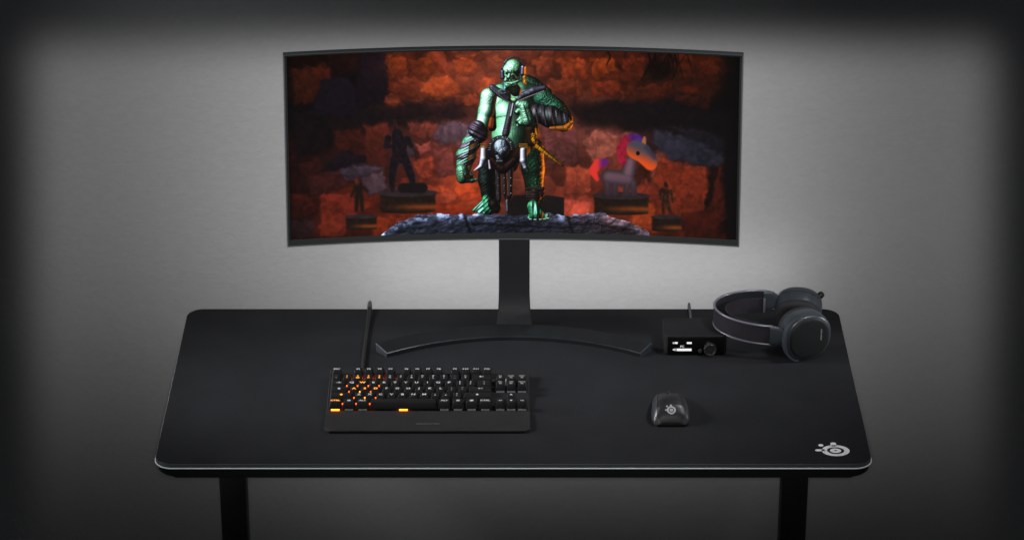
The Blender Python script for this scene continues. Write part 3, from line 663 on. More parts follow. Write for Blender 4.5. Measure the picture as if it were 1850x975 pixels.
# housing: closed shell, flat towards the front rim, bulging at the back
bm = bmesh.new(); secs = []
for i in range(NS+1):
    s = ss(i); q = max(0, 1-(s/HW)**2); dp = .017+.022*q**.6
    prof = [(.001, .000), (.001, -.0075), (.02, -.010-.2*dp), (.07, -.010-dp), (.20, -.010-dp), (.29, -.009-.3*dp), (HT-.001, -.0075), (HT-.001, .0)]
    secs.append([scr(s, t, d) for t, d in prof])
loft(bm, secs); obj('housing', fix(bm), M_hsd, mon)
# frame: rim strip round the panel (outer 0 to 2 mm) standing proud of the glass
def strip(bm, s0, s1, t0, t1, d0, d1, n=NS, bev=True, mi=0):
    secs = []
    for i in range(n+1):
        s = s0+(s1-s0)*i/n
        e = min(.0006, (t1-t0)*.3)
        prof = [(t0, d0), (t0, d1-e), (t0+e, d1), (t1-e, d1), (t1, d1-e), (t1, d0)]
        secs.append([scr(s, t, d) for t, d in prof])
    loft(bm, secs, mi=mi)
bm = bmesh.new()
strip(bm, -HW-.0006, HW+.0006, HT-.0016, HT+.0006, -.0080, .0014)
strip(bm, -HW-.0006, HW+.0006, -.0006, .0017, -.0080, .0014)
for s0, s1 in ((-HW-.0006, -HW+.0016), (HW-.0016, HW+.0006)): strip(bm, s0, s1, .0017, HT-.0016, -.0080, .0014, 2)
obj('frame', fix(bm), M_frame, mon)
bm = bmesh.new()
strip(bm, -HW+.0016, HW-.0016, HT-.0040, HT-.0016, -.002, .0009)
for s0, s1 in ((-HW+.0016, -HW+.0052), (HW-.0052, HW-.0016)): strip(bm, s0, s1, .0118, HT-.0040, -.002, .0009, 2)
obj('bezel', fix(bm), M_bezel, mon)
bm = bmesh.new(); strip(bm, -HW+.0016, HW-.0016, .0017, .0118, -.002, .0011); obj('chin', fix(bm), M_chin, mon)
# picture on the panel: colour computed per vertex, self-lit
def picture():
    NX, NY = 1000, 400
    img = paint(NX, NY)
    u = np.linspace(0, 1, NX); v = np.linspace(1, 0, NY)
    U, V = np.meshgrid(u, v)
    s = (-HW+.0052)+(2*HW-.0104)*U; t = .0118+(HT-.0118-.0040)*V; d = .0003
    a = s/R; n = R-d; X = n*np.sin(a); F = R-n*np.cos(a)
    Y = .4540-F*cos(TILT)+t*sin(TILT); Z = .2070-F*sin(TILT)+t*cos(TILT)
    org = ORIG[mon.name]
    co = np.stack([X-org.x, Y-org.y, Z-org.z], -1).reshape(-1, 3)
    me = bpy.data.meshes.new('screen')
    i = np.arange(NX*NY).reshape(NY, NX)
    q = np.stack([i[1:, :-1], i[1:, 1:], i[:-1, 1:], i[:-1, :-1]], -1).reshape(-1, 4)
    me.vertices.add(len(co)); me.vertices.foreach_set('co', co.ravel().astype(np.float32))
    me.loops.add(q.size); me.loops.foreach_set('vertex_index', q.ravel().astype(np.int32))
    me.polygons.add(len(q)); me.polygons.foreach_set('loop_start', np.arange(0, q.size, 4, dtype=np.int32))
    me.update(calc_edges=True); me.validate()
    lin = np.where(img <= .04045, img/12.92, ((img+.055)/1.055)**2.4)
    ca = me.color_attributes.new('picture', 'FLOAT_COLOR', 'POINT')
    ca.data.foreach_set('color', np.concatenate([lin.reshape(-1, 3), np.ones((NX*NY, 1))], 1).ravel().astype(np.float32))
    m = bpy.data.materials.new('display_picture'); m.use_nodes = True; nt = m.node_tree; b = nt.nodes['Principled BSDF']
    at = nt.nodes.new('ShaderNodeAttribute'); at.attribute_name = 'picture'
    b.inputs['Base Color'].default_value = (.004, .004, .004, 1); b.inputs['Roughness'].default_value = .45; b.inputs['Specular IOR Level'].default_value = .0
    nt.links.new(at.outputs['Color'], b.inputs['Emission Color']); b.inputs['Emission Strength'].default_value = 1.
    me.materials.append(m)
    o = bpy.data.objects.new('screen', me); C.objects.link(o); o.parent = mon; ORIG[o.name] = org
    o['label'] = 'lit screen with a green ogre on a rock before an orange cave'
picture()
# column: plate that rises from the crescent and curves up behind the panel
bm = bmesh.new(); secs = []
for y, z, hw in ((.4895, .0140, .0335), (.4960, .0200, .0320), (.5030, .0275, .0308), (.5090, .038, .0296), (.5140, .052, .0287), (.517, .068, .0283), (.520, .12, .0281), (.522, .20, .0281), (.524, .30, .0281), (.5245, .36, .0281)):
    k = len(secs); th = .016
    t = Vector((0, .008, .006)) if k < 2 else Vector((0, .0065, .012)) if k < 4 else Vector((0, .0005, .012)); t.normalize(); nrm = Vector((0, -t.z, t.y))
    c = Vector((.0020, y, z)); e = .0018
    P = [(-hw, -th), (-hw, -e), (-hw+e, 0), (hw-e, 0), (hw, -e), (hw, -th)]
    secs.append([c+Vector((px, 0, 0))+nrm*pd*(.35 if k < 2 else 1) for px, pd in P])
loft(bm, secs); obj('column', fix(bm), M_column, mon, 40)
# crescent base
def arc_pts(p0, pm, p1, n):
    (x0, y0), (x1, y1), (x2, y2) = p0, pm, p1
    A = np.array([[2*(x1-x0), 2*(y1-y0)], [2*(x2-x0), 2*(y2-y0)]]); b = np.array([x1*x1-x0*x0+y1*y1-y0*y0, x2*x2-x0*x0+y2*y2-y0*y0])
    cx, cy = np.linalg.solve(A, b); r = math.hypot(x0-cx, y0-cy)
    a0 = atan2(y0-cy, x0-cx); a1 = atan2(y2-cy, x2-cx)
    if a1 > a0: a0 += 2*pi
    return [(cx+r*cos(a0+(a1-a0)*i/n), cy+r*sin(a0+(a1-a0)*i/n)) for i in range(n+1)]
NB = 60
fr = arc_pts((-.2280, .3925), (.0009, .4585), (.2298, .3925), NB); bk = arc_pts((-.2490, .4150), (.0009, .4935), (.2508, .4150), NB)
bm = bmesh.new(); secs = []
for i in range(NB+1):
    f = Vector((*fr[i], 0)); b = Vector((*bk[i], 0)); dr = (b-f).normalized(); hb = .0165; hf = .0082; e = .0011
    secs.append([f, f+Vector((0, 0, hf-e)), f+dr*e+Vector((0, 0, hf)), b-dr*e+Vector((0, 0, hb)), b+Vector((0, 0, hb-e)), b])
loft(bm, secs); base = obj('stand_base', fix(bm), M_stand, mon, 25)
# metal end caps of the crescent
for i, j in ((0, 1), (NB, NB-1)):
    bm = bmesh.new(); f = Vector((*fr[i], 0)); b = Vector((*bk[i], 0)); out = (f-Vector((*fr[j], 0))).normalized(); dr = (b-f).normalized()
    A = [f+dr*.0004, f+dr*.0004+Vector((0, 0, .0080)), b-dr*.0004+Vector((0, 0, .0163)), b-dr*.0004]
    loft(bm, [A, [p+out*.0011 for p in A]]); obj('end_cap', fix(bm), M_hs, base)
    bm = bmesh.new(); A = [f+Vector((0, 0, .0074)), f+Vector((0, 0, .0084)), b+Vector((0, 0, .0168)), b+Vector((0, 0, .0158))]
    loft(bm, [[p-out*.0006 for p in A], [p+out*.0017 for p in A]]); obj('edge_trim', fix(bm), M_rim if i == 0 else M_hs, base)

# ------------------------------------------------------------------ keyboard
kb = thing('keyboard', 'black compact keyboard with orange lit WASD keys and a soft wrist rest', 'keyboard', (-.149, .226, 0))
KX0 = -.3264; KW = .3546
A = radians(5.2); KY, KZ = .1765, .0048
def kp(x, y, z):                                        # keyboard plane: y from the front edge of the key deck, z above the deck
    return Vector((KX0+x, KY+y*cos(A)-z*sin(A), KZ+y*sin(A)+z*cos(A)))
KM = Matrix.Translation((KX0, KY, KZ)) @ Matrix.Rotation(A, 4, 'X')
bm = bmesh.new(); secs = []
for x in (0, .0012, KW-.0012, KW):
    e = .0012 if x in (0, KW) else 0
    secs.append([kp(x, .0, -.0036), kp(x, .0, -e), kp(x, .1350-e, -e), kp(x, .1365-e, -.0015-e), Vector((KX0+x, KY+.134, .0030)), Vector((KX0+x, KY+.10, .0018))])
loft(bm, secs)
kcase = obj('case', fix(bm), M_kb, kb)
for x in (.03, KW-.05):
    bm = bmesh.new(); box(bm, KX0+x, KX0+x+.02, .290, .302, .0, .0036, .0008); obj('rear_foot', fix(bm), M_mbase, kb)
# wrist rest
bm = bmesh.new(); secs = []
YW0, YW1 = .1060, .1760
for k in range(41):
    u = k/40; x = KX0-.0006+(KW+.0012)*u; c = min(u, 1-u)*(KW+.0012)
    r = .007; yo = r-sqrt(max(0, r*r-max(0, r-c)**2)) if c < r else 0
    prof = [(YW1, .001), (YW1, .0062), (YW1-.004, .0070), (.150, .0080), (.130, .0080), (.115+yo*.3, .0074), (YW0+.0030+yo, .0066), (YW0+.0008+yo, .0050), (YW0+yo+.0008, .001)]
    secs.append([Vector((x, y, z)) for y, z in prof])
# denser rounding at the two ends
loft(bm, secs); rest = obj('wrist_rest', fix(bm), M_rest, kb, 35)
bm = bmesh.new(); put(bm, glyphs('steelseries', .0085, 1.15, .0), lambda x, y, h: (-.148+x, .1275+y*1.2, .0084+h), 0)
obj('lettering', bm, mat('grey_print', (.10, .10, .10), .5), rest, 0)
U1 = .01905
X0 = .0036; 
rows_y = [.0123+U1*k for k in range(5)]+[.0123+U1*4+.0246]
def arrow(dx, dy, s):
    P = [(-s, -.12*s), (.2*s, -.12*s), (.2*s, -.5*s), (s, 0), (.2*s, .5*s), (.2*s, .12*s), (-s, .12*s)]
    return [[(x*dx-y*dy, x*dy+y*dx) for x, y in P]]
def bars(*rs): return [[(x0, y0), (x1, y0), (x1, y1), (x0, y1)] for x0, y0, x1, y1 in rs]
def legend(t):
    s = .001
    if isinstance(t, tuple):                            # two lines
        L2 = len(t[0]) > 1; q0, q1 = (.0034, 1.12) if L2 else (.0052, 1.35)
        a = [[(x, y+.0024) for x, y in P] for P in glyphs(t[0], q0, q1, .012)]
        b = [[(x, y-.0030) for x, y in P] for P in glyphs(t[1], q0, q1, .012)]
        return a+b
    if t == '<BK': return arrow(-1, 0, .0042)
    if t == '<TAB': return arrow(1, 0, .0040)+bars((.0042, -.0015, .0048, .0015))
    if t == '<ENT': return arrow(-1, 0, .0040)+bars((.0034, -.0005, .0042, .0020))
    if t in ('<SH', '<CAP'): return [[(-.003, -.0006), (0, -.0030), (.003, -.0006), (0, .0028)]]
    if t == '<WIN': return bars((-.0028, -.0018, -.0002, -.0001), (.0002, -.0018, .0028, -.0001), (-.0028, .0002, -.0002, .0018), (.0002, .0002, .0028, .0018))
    if t == '<MENU': return bars((-.0030, -.0020, .0030, -.0008), (-.0030, -.0003, .0030, .0019))
    if t == '<FN': return [disc2(0, 0, .0034, .0022, 12)]
    if t == '<L': return arrow(-1, 0, .0034)
    if t == '<R': return arrow(1, 0, .0034)
    if t == '<U': return [[(-.0028, -.0018), (.0028, -.0018), (0, .0020)]]
    if t == '<D': return [[(-.0028, .0018), (0, -.0020), (.0028, .0018)]]
    if len(t) == 1: return glyphs(t, .0068, 1.40, .03)
    return glyphs(t, .0052, 1.35, .03)
ORANGE = {'1', '2', '3', '4', 'W', 'A', 'S', 'D', 'CTRL_L', 'SHIFT_L'}
def key(x, row, wd, text, wname=None, hgt=.0118, light=None, y=None):
    """one keycap with its legend and the switch below it"""
    cx = x+wd*U1/2; cy = rows_y[row] if y is None else y
    hw = wd*U1/2-.0007; hd = U1/2-.0007; z0 = .0032; z1 = z0+hgt
    bm = bmesh.new(); secs = []
    tl = [.0026, .0022, .0016, .0008, 0, -.0006][::-1][row] if False else 0
    for zz, ix, iyf, iyb, rr in ((z0, 0, 0, 0, .0012), (z0+.0015, .0002, .0002, .0001, .0013), (z1-.0010, .0024, .0040, .0012, .0016), (z1-.0003, .0027, .0043, .0015, .0016), (z1, .0033, .0049, .0021, .0014)):
        secs.append([kp(cx+px, cy+py, zz) for px, py in rrect(-hw+ix, hw-ix, -hd+iyf, hd-iyb, rr, 3)])
    loft(bm, secs); fix(bm)
    lab = wname or (text[0] if isinstance(text, tuple) else text)
    org = lab in ORANGE
    off = .0012
    if text: put(bm, legend(text), lambda px, py, h: kp(cx+px, cy+off+py, z1+.00012), 2 if org else 1)
    o = obj('key', bm, [M_key, M_leg_w, M_leg_o], kb, 35)
    if org: o['label'] = 'key with an orange lit legend'
    if light:
        sb = bmesh.new(); ml = {'w': M_sw, 'o': M_sw_o, 'r': M_sw_r, 'd': M_sw_d}[light]
        vs = box(sb, -.0072, .0072, -.0080, .0062, .0002, .0034)
        if light in 'wo':
            for q in (-.0025, .0015): box(sb, q, q+.0010, -.0083, -.0078, .0018, .0027, mi=1)
        for v in sb.verts: v.co = kp(cx+v.co.x, cy-.0010+v.co.y, v.co.z)
        obj('switch', fix(sb), [ml, M_mbase], o, 0)
    return o
u = U1
def run(x, row, items, lights=''):
    for i, it in enumerate(items):
        wd, t = it[0], it[1]
        if t is not None: key(x, row, wd, t, it[2] if len(it) > 2 else None, light=(it[3] if len(it) > 3 else 'd'))
        x += wd*u
run(X0, 5, [(1, 'ESC'), (1, None), (1, 'F1', None, 'r'), (1, 'F2', None, 'r'), (1, 'F3', None, 'r'), (1, 'F4', None, 'r'), (.5, None), (1, 'F5'), (1, 'F6'), (1, 'F7'), (1, 'F8'), (.5, None), (1, 'F9'), (1, 'F10'), (1, 'F11'), (1, 'F12')])
run(X0, 4, [(1, ('`', '~')), (1, ('1', '!'), None, 'r'), (1, ('2', '@'), None, 'r'), (1, ('3', '#'), None, 'r'), (1, ('4', '$'), None, 'r'), (1, ('5', '%')), (1, ('6', '^')), (1, ('7', '&')), (1, ('8', '*')), (1, ('9', '(')), (1, ('0', ')')), (1, ('-', '_')), (1, ('=', '+')), (2, '<BK')])
run(X0, 3, [(1.5, '<TAB', None, 'r'), (1, 'Q', None, 'r'), (1, 'W', None, 'o'), (1, 'E', None, 'r')]+[(1, c) for c in 'RTYUIOP']+[(1, ('[', '{')), (1, (']', '}')), (1.5, ('\\', '|'))])
run(X0, 2, [(1.75, '<CAP'), (1, 'A', None, 'r'), (1, 'S', None, 'o'), (1, 'D', None, 'r')]+[(1, c) for c in 'FGHJKL']+[(1, (';', ':')), (1, ("'", '"')), (2.25, '<ENT')])
run(X0, 1, [(2.25, '<SH', 'SHIFT_L', 'r'), (1, 'Z', None, 'r'), (1, 'X', None, 'r')]+[(1, 'C'), (1, 'V'), (1, 'B', None, 'o'), (1, 'N'), (1, 'M')]+[(1, (',', '<')), (1, ('.', '>')), (1, ('/', '?')), (2.75, '<SH')])
run(X0, 0, [(1.25, 'CTRL', 'CTRL_L', 'o'), (1.25, '<WIN', None, 'w'), (1.25, 'ALT', None, 'w'), (6.25, '', 'SPACE', 'o'), (1.25, 'ALT', None, 'w'), (1.25, '<WIN', None, 'w'), (1.25, '<FN', None, 'w'), (1.25, 'CTRL', None, 'w')])
XN = X0+15.25*u
run(XN, 4, [(1, ('INS', 'M1')), (1, ('HOME', 'M2')), (1, ('PGUP', 'M3'))])
run(XN, 3, [(1, ('DEL', 'M4'), None, 'w'), (1, ('END', 'M5'), None, 'w'), (1, ('PGDN', 'M6'), None, 'w')])
run(XN+u, 1, [(1, '<U')]); run(XN, 0, [(1, '<L', None, 'w'), (1, '<D', None, 'w'), (1, '<R', None, 'w')])
# status light between the navigation keys
bm = bmesh.new(); box(bm, XN+u-.0012, XN+u+.0014, rows_y[4]-.0060, rows_y[4]+.0005, .0002, .0110, .0003, M=KM); obj('status_light', fix(bm), M_sw, kb, 0)

# ------------------------------------------------------------------ cables
bm = bmesh.new()
P = [(-.268, .30, .012), (-.2700, .33, .0062), (-.2705, .36, .0042), (-.2705, .42, .004), (-.2695, .50, .0045), (-.2690, .555, .0075), (-.2688, .580, .0105), (-.2688, .592, .0100), (-.2688, .604, .004), (-.2688, .608, -.02), (-.2688, .609, -.12), (-.268, .612, -.25)]
def smoothp(P, n=6):
    out = []; P = [Vector(p) for p in P]
    for i in range(len(P)-1):
        p0 = P[max(i-1, 0)]; p1 = P[i]; p2 = P[i+1]; p3 = P[min(i+2, len(P)-1)]
        for k in range(n):
            t = k/n; out.append(.5*((2*p1)+(-p0+p2)*t+(2*p0-5*p1+4*p2-p3)*t*t+(-p0+3*p1-3*p2+p3)*t**3))
    out.append(P[-1]); return out
tube(bm, smoothp(P), .0033, 12)
cab = tag(obj('keyboard_cable', fix(bm), M_cable, None, 60), 'thick black cable running from the keyboard back over the desk edge', 'cable')
bm = bmesh.new(); tube(bm, smoothp([(-.2689, .572, .0098), (-.2688, .584, .0108), (-.2688, .594, .0092), (-.2688, .603, .005)]), .0037, 12); obj('cable_sleeve_end', fix(bm), M_cabtip, cab, 60)
bm = bmesh.new(); tube(bm, smoothp([(.3300, .474, .015), (.3300, .50, .010), (.3300, .55, .0045), (.3300, .585, .0065), (.3300, .600, .004), (.3300, .607, -.02), (.3300, .609, -.15)]), .0022, 10)
tag(obj('audio_cable', fix(bm), M_cabtip, None, 60), 'thin dark cable behind the small audio box, going over the desk edge', 'cable')

# ------------------------------------------------------------------ mouse
ms = thing('mouse', 'black computer mouse with a grey emblem on its back', 'mouse', (.2735, .19, 0))
MX = .2735
def msec(v):
    """v 0 rear .. 1 front -> y, half width, height"""
    y = .1300+.108*v
    hw = np.interp(v, [0, .03, .08, .18, .32, .5, .7, .88, .96, 1], [.0235, .0285, .0310, .0330, .0332, .0316, .0300, .0262, .0200, .0120])
    h = np.interp(v, [0, .03, .08, .18, .32, .45, .6, .8, .93, 1], [.0056, .0145, .0228, .0325, .0370, .0355, .0295, .0200, .0140, .0100])
    return y, hw, h
def mpt(v, th, g=0.):
    y, hw, h = msec(v); c = cos(th); s = sin(th); e = .62
    x = hw*(abs(c)**e)*(1 if c > 0 else -1)*(1+.04*sin(th)); z = .0045+(h-.0045)*abs(s)**float(np.interp(v, [0, .5, .75, 1], [.72, .80, 1.15, 1.4]))
    x *= (1-.16*(z/.04)**1.5)
    cen = Vector((MX, y, .010)); p = Vector((MX+x, y, z)); d = (p-cen)
    return cen+d*(1+g/max(d.length, .006)) if d.length > 0 else p
def mgrid(name, v0, v1, a0, a1, g, m, parent, nv=26, na=20, th=.0010, a0f=None, a1f=None):
    bm = bmesh.new(); secs = []
    for i in range(nv+1):
        v = v0+(v1-v0)*i/nv; A0 = a0 if a0f is None else a0f(v); A1 = a1 if a1f is None else a1f(v)
        top = [mpt(v, A0+(A1-A0)*k/na, g) for k in range(na+1)]; bot = [mpt(v, A0+(A1-A0)*k/na, g-th) for k in range(na, -1, -1)]
        secs.append(top+bot)
    loft(bm, secs); return obj(name, fix(bm), m, parent, 50)
mgrid('base', 0.004, 1, 0, pi, -.0012, M_mbase, ms, th=.004)
bm = bmesh.new(); P = []
for k in range(40):
    v = k/39; y, hw, h = msec(v); P.append((MX+hw*.98, y))
for k in range(39, -1, -1):
    v = k/39; y, hw, h = msec(v); P.append((MX-hw*.98, y))
slab(bm, P, .0006, .0052, .0006); obj('underside', fix(bm), M_mbase, ms)
sa = lambda v: pi*(.27+.05*v)
shell = mgrid('shell', .0, .62, 0, 0, .0004, M_shell, ms, a0f=sa, a1f=lambda v: pi-sa(v))
for sgn in (0, 1):
    mgrid('button', .628, 1, 0, 0, .0004, M_shell, ms, nv=14, a0f=(lambda v: sa(v)) if sgn == 0 else (lambda v: pi*.515), a1f=(lambda v: pi*.485) if sgn == 0 else (lambda v: pi-sa(v)))
    mgrid('side_grip', .0, .97, 0, 0, .0003, M_side, ms, a0f=(lambda v: .02) if sgn == 0 else (lambda v: pi-sa(v)+.05), a1f=(lambda v: sa(v)-.05) if sgn == 0 else (lambda v: pi-.02))
bm = bmesh.new(); wc = Vector((MX-.0005, .2040, .0172))
secs = []
for k in range(28):
    a = 2*pi*k/28; rr = .0115+(.0004 if k % 2 else 0)
    secs.append([wc+Vector((dx, cos(a)*(rr-dr), sin(a)*(rr-dr))) for dx, dr in ((-.0035, .0012), (-.0025, 0), (.0025, 0), (.0035, .0012))])
loft(bm, secs, loop=True); obj('scroll_wheel', fix(bm), M_hsd, ms, 50)
bm = bmesh.new()
def onm(x, y, h):
    # emblem wrapped on the back of the shell
    v = .115+y/.150; y0, hw, hh = msec(v)
    lo, hi = .3, pi-.3
    for _ in range(24):
        t = (lo+hi)/2
        if mpt(v, t).x > MX+.0002+x: lo = t
        else: hi = t
    return mpt(v, t, .0008)
put(bm, emblem(.0074, 1.), onm); obj('emblem', bm, M_mlogo, shell, 0)

# ------------------------------------------------------------------ audio box
bx = thing('headphone_amplifier', 'small black audio box with a white lit display and round dial, under the headset band', 'audio box', (.328, .44, 0))
bm = bmesh.new(); slab(bm, rrect(.2735, .3875, .4020, .4780, .010, 6), .0012, .0372, .0014)
obj('body', fix(bm), M_boxb, bx)
bm = bmesh.new(); box(bm, .2800, .3822, .3985, .4045, .0016, .0366, .0008); fp = obj('front_panel', fix(bm), M_boxf, bx)
bm = bmesh.new(); YF = .3980
def fpx(px, py): return ((px-1206)/1.0097/1000+.2797, .0365-(py-608.6)/.888/1000)
def onf(x, y, h): return (x, YF-h, y)
def rect(px0, py0, px1, py1):
    a = fpx(px0, py0); b = fpx(px1, py1); return [(a[0], b[1]), (b[0], b[1]), (b[0], a[1]), (a[0], a[1])]
PL = [rect(1219.3, 616.2, 1224.3, 619.5), rect(1241, 616.2, 1250, 619.6), rect(1223, 628.0, 1250, 632.4)]
a = fpx(1217, 617.9); PL += ring2(a[0], a[1], .0018, .0009, 12)
a = fpx(1217.2, 630); PL += [[(a[0]-.0016, a[1]-.0008), (a[0], a[1]-.0008), (a[0]+.0016, a[1]-.0026), (a[0]+.0016, a[1]+.0026), (a[0], a[1]+.0008), (a[0]-.0016, a[1]+.0008)], [(a[0]+.0026, a[1]-.0020), (a[0]+.0032, a[1]-.0020), (a[0]+.0032, a[1]+.0020), (a[0]+.0026, a[1]+.0020)], [(a[0]+.0040, a[1]-.0026), (a[0]+.0046, a[1]-.0026), (a[0]+.0046, a[1]+.0026), (a[0]+.0040, a[1]+.0026)]]
a = fpx(1232.7, 624.4); PL += [[(x+a[0], y+a[1]) for x, y in Q] for Q in glyphs('PC', .0056, 1.1, .0)]
put(bm, PL, onf); obj('display_readout', bm, M_oled, fp, 0, label='white PC readout with a volume bar')
def knob(cx, cz, r, y0, y1, m, name, parent, rimm=None):
    bm = bmesh.new(); n = 40; secs = []
    for yy, rr in ((y0, r), (y1+.0008, r), (y1, r-.0008), (y1+.0001, r-.0022), (y1+.0007, r-.0028)):
        secs.append([Vector((cx+rr*cos(2*pi*k/n), yy, cz+rr*sin(2*pi*k/n))) for k in range(n)])
    loft(bm, secs); o = obj(name, fix(bm), m, parent, 40)
    if rimm:
        bm = bmesh.new(); tube(bm, [(cx+(r-.0004)*cos(2*pi*k/40), y1+.0004, cz+(r-.0004)*sin(2*pi*k/40)) for k in range(40)], .0005, 6, loop=True)
        obj('rim', fix(bm), rimm, o, 60)
a = fpx(1283.6, 627.2); knob(a[0], a[1], .0112, .3985, .3890, M_knob, 'dial', bx, M_knobrim)
a = fpx(1265.5, 632.5); knob(a[0], a[1], .0036, .3985, .3965, M_knob, 'button', bx)
bm = bmesh.new(); [box(bm, x, x+.012, y, y+.012, 0, .0016) for x in (.284, .365) for y in (.412, .455)]; obj('rubber_foot', fix(bm), M_mbase, bx)

# ------------------------------------------------------------------ headset, lying on its side
hs = thing('headset', 'graphite over-ear headset lying on its side at the right of the mat', 'headset', (.47, .45, 0))
YC = .4525
def ubase(s, off):
    """centre line of the band seen from above. s -1 (near end) .. 1 (far end)"""
    a = s*pi/2*1.0
    rx = .103+off; ry = .0720+off
    if abs(s) <= 1: return Vector((.470-rx*cos(a), YC+ry*sin(a)*(1.0), 0)), Vector((-cos(a)/rx, sin(a)/ry, 0)).normalized()
def zc(x): return .0445+(.57-x)*.055
def bandloft(off, th, hz, smin, smax, m, name, parent, n=48, hzf=None, zo=0):
    bm = bmesh.new(); secs = []
    for i in range(n+1):
        s = smin+(smax-smin)*i/n; p, nn = ubase(s, off); z = zc(p.x)+zo; h = hz if hzf is None else hzf(s)
        e = min(th*.3, .001)
        secs.append([p+nn*a+Vector((0, 0, z+b)) for a, b in ((0, -h), (th-e, -h), (th, -h+e), (th, h-e), (th-e, h), (0, h))])
    loft(bm, secs); return obj(name, fix(bm), m, parent, 35)
band = bandloft(-.002, .0028, .0182, -.98, .98, M_hsd, 'headband', hs)
bandloft(.0009, .0010, .0150, -.95, .90, M_band, 'fabric_panel', band)
for sg in (-1, 1):
    bm = bmesh.new(); pts = []; 
    for i in range(61):
        s = -.98+1.96*i/60; p, nn = ubase(s, 0); pts.append(p+nn*.0006+Vector((0, 0, zc(p.x)+sg*.0182)))
    tube(bm, pts, .0021, 10); obj('rim', fix(bm), M_rim, band, 60)
# suspension strap inside
bandloft(-.0200, .0016, .0150, -.80, .93, M_band, 'suspension_strap', hs, zo=-.001)
bm = bmesh.new(); p, nn = ubase(.93, -.0205); box(bm, p.x-.001, p.x+.003, p.y-.0022, p.y-.0002, zc(p.x)-.015, zc(p.x)+.014, .0006); obj('strap_buckle', fix(bm), M_rim, hs)
for sg in (-1, 1):
    # end piece: the band narrows into a joint
    bm = bmesh.new(); secs = []
    y = YC+sg*.0720
    for x, h, dy, t in ((.462, .0186, 0, .0042), (.472, .0186, 0, .0044), (.481, .0165, .0, .0048), (.488, .0105, .000, .0052), (.494, .0072, 0, .0056), (.502, .0066, 0, .0056), (.512, .0060, 0, .0050)):
        z = zc(x); yy = y+sg*dy
        secs.append([Vector((x, yy+t*cos(q)*sgnx, z+h*sin(q))) if False else Vector((x, yy+t*np.sign(cos(q))*abs(cos(q))**.5, z+h*np.sign(sin(q))*abs(sin(q))**.5)) for q in [2*pi*k/20+.01 for k in range(20)] for sgnx in (1,)])
    loft(bm, secs); ep = obj('band_end', fix(bm), M_hs, hs, 45)
    bm = bmesh.new(); xx = .4975; tube(bm, [(xx, y+sg*.0010, zc(xx)-.0085), (xx, y+sg*.0010, zc(xx)+.0085)], .0066, 16); obj('hinge', fix(bm), M_hsd, ep, 40)
def oval(cx, y, cz, rx, rz, n=48, e=.86, rot=0., yaw=0.):
    out = []
    for k in range(n):
        a = 2*pi*k/n; x = rx*np.sign(cos(a))*abs(cos(a))**e; z = rz*np.sign(sin(a))*abs(sin(a))**e
        x, z = x*cos(rot)-z*sin(rot), x*sin(rot)+z*cos(rot)
        out.append(Vector((cx+x, y, cz+z)))
    return out
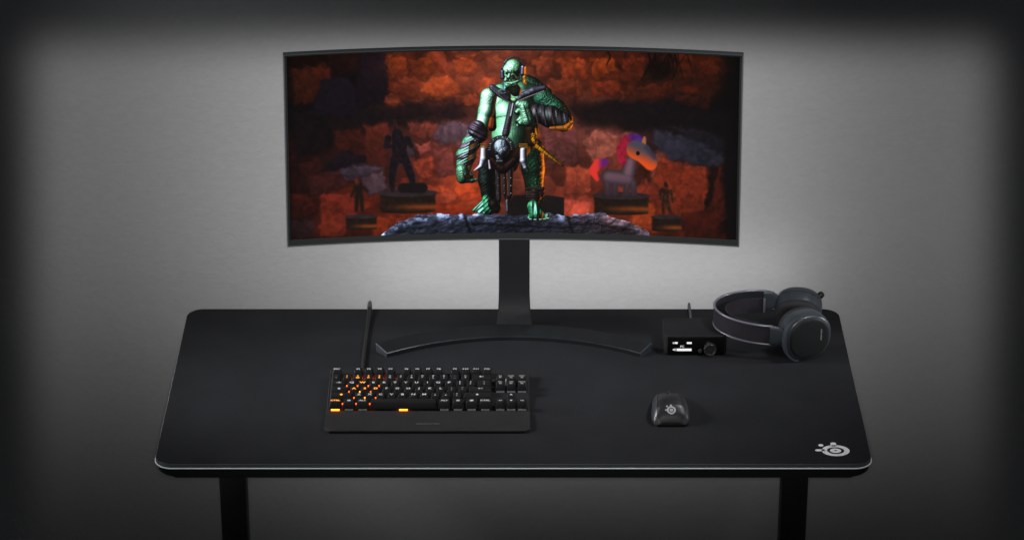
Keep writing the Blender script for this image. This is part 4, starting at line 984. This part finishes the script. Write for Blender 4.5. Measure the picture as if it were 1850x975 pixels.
def cup(near):
    sg = -1 if near else 1
    cx = .5340 if near else .5290
    y0 = .3780 if near else .5340                         # outer plate
    M = Matrix.Translation((cx, y0, 0)) @ Matrix.Rotation(radians(20 if near else -8), 4, 'Z') @ Matrix.Translation((-cx, -y0, 0))
    if not near: M = M @ Matrix.Translation((cx, y0, .043)) @ Matrix.Rotation(radians(20), 4, 'X') @ Matrix.Scale(.95, 4) @ Matrix.Translation((-cx, -y0, -.045))
    def S(prof, m, name, parent, sm=45, cap=True):
        bm = bmesh.new(); loft(bm, [oval(cx+dx, y0-sg*d, .0450+dz, rx, rz) for d, rx, rz, dx, dz in prof], cap=cap)
        bmesh.ops.transform(bm, matrix=M, verts=bm.verts); return obj(name, fix(bm), m, parent, sm)
    body = S([(.0015, .0395, .0400, 0, 0), (.0028, .0425, .0420, 0, 0), (.006, .0448, .0438, 0, 0), (.013, .0455, .0446, 0, .0), (.0150, .0455, .0446, 0, 0), (.0153, .0440, .0432, 0, 0), (.0165, .0440, .0432, 0, 0), (.0168, .0456, .0446, 0, 0), (.028, .0452, .0442, 0, 0), (.036, .0435, .0425, 0, 0), (.0375, .0400, .0400, 0, 0)], M_hs, 'ear_cup', hs)
    S([(.0040, .0365, .0370, 0, 0), (.0012, .0385, .0390, 0, 0), (.0004, .0385, .0390, 0, 0), (-.0006, .0370, .0375, 0, 0), (-.0011, .0330, .0335, 0, 0)], M_plate, 'ear_plate', body)
    # cushion: soft ring with a dark well
    bm = bmesh.new(); secs = []
    for k in range(48):
        a = 2*pi*k/48; ca = np.sign(cos(a))*abs(cos(a))**.86; sa_ = np.sign(sin(a))*abs(sin(a))**.86; row = []
        for q in range(16):
            b = 2*pi*q/16; rr = .0100*cos(b); dd = .0415+.0080*np.sign(sin(b))*abs(sin(b))**.8
            row.append(Vector((cx+(.0340+rr)*ca, y0-sg*dd, .0450+(.0330+rr)*sa_)))
        secs.append(row)
    loft(bm, secs, loop=True); bmesh.ops.transform(bm, matrix=M, verts=bm.verts); obj('ear_cushion', fix(bm), M_cush, body, 60)
    S([(.0377, .030, .029, 0, 0), (.0395, .030, .029, 0, 0)], M_hole, 'speaker_cloth', body)
    # yoke hugging the cup on the band side
    bm = bmesh.new(); secs = []
    for k in range(25):
        a = radians(120+130*k/24 if near else 160+40*k/24); ca, sa_ = np.sign(cos(a))*abs(cos(a))**.86, np.sign(sin(a))*abs(sin(a))**.86
        wq = .0055 if 3 < k < 21 else .004
        A0 = Vector((cx+.0450*ca, y0-sg*.001, .0450+.0440*sa_)); A1 = Vector((cx+.0490*ca, y0-sg*.001, .0450+.0475*sa_))
        secs.append([A0, A1, A1-Vector((0, sg*wq*2, 0)), A0-Vector((0, sg*wq*2, 0))])
    loft(bm, secs); bmesh.ops.transform(bm, matrix=M, verts=bm.verts)
    for v in bm.verts: v.co.z = max(v.co.z, .0006)
    obj('yoke', fix(bm), M_hs, hs, 50)
    return body, M, cx, y0
bodyN, MN, cxN, y0N = cup(True)
bodyF, MF, cxF, y0F = cup(False)
# lettering on the near plate, running down its right side
bm = bmesh.new(); put(bm, glyphs('STEELSERIES', .0036, 1.2, .0), lambda x, y, h: MN @ Vector((cxN+.0225+y, y0N-.0012, .0500-x)))
obj('lettering', bm, M_mlogo, bodyN, 0)
# retracted microphone with a red ring on the far cup
bm = bmesh.new(); mc = Vector((.5640, .5230, .0580)); md = Vector((.55, .1, .45)).normalized()
tube(bm, [mc-md*.012, mc+md*.004, mc+md*.0085, mc+md*.0105], [.0052, .0062, .0056, .0030], 16); mic = obj('microphone', fix(bm), M_mbase, hs, 50)
bm = bmesh.new(); tube(bm, [mc-md*.0045, mc-md*.0020], .0066, 16); obj('red_ring', fix(bm), M_red, mic, 50)
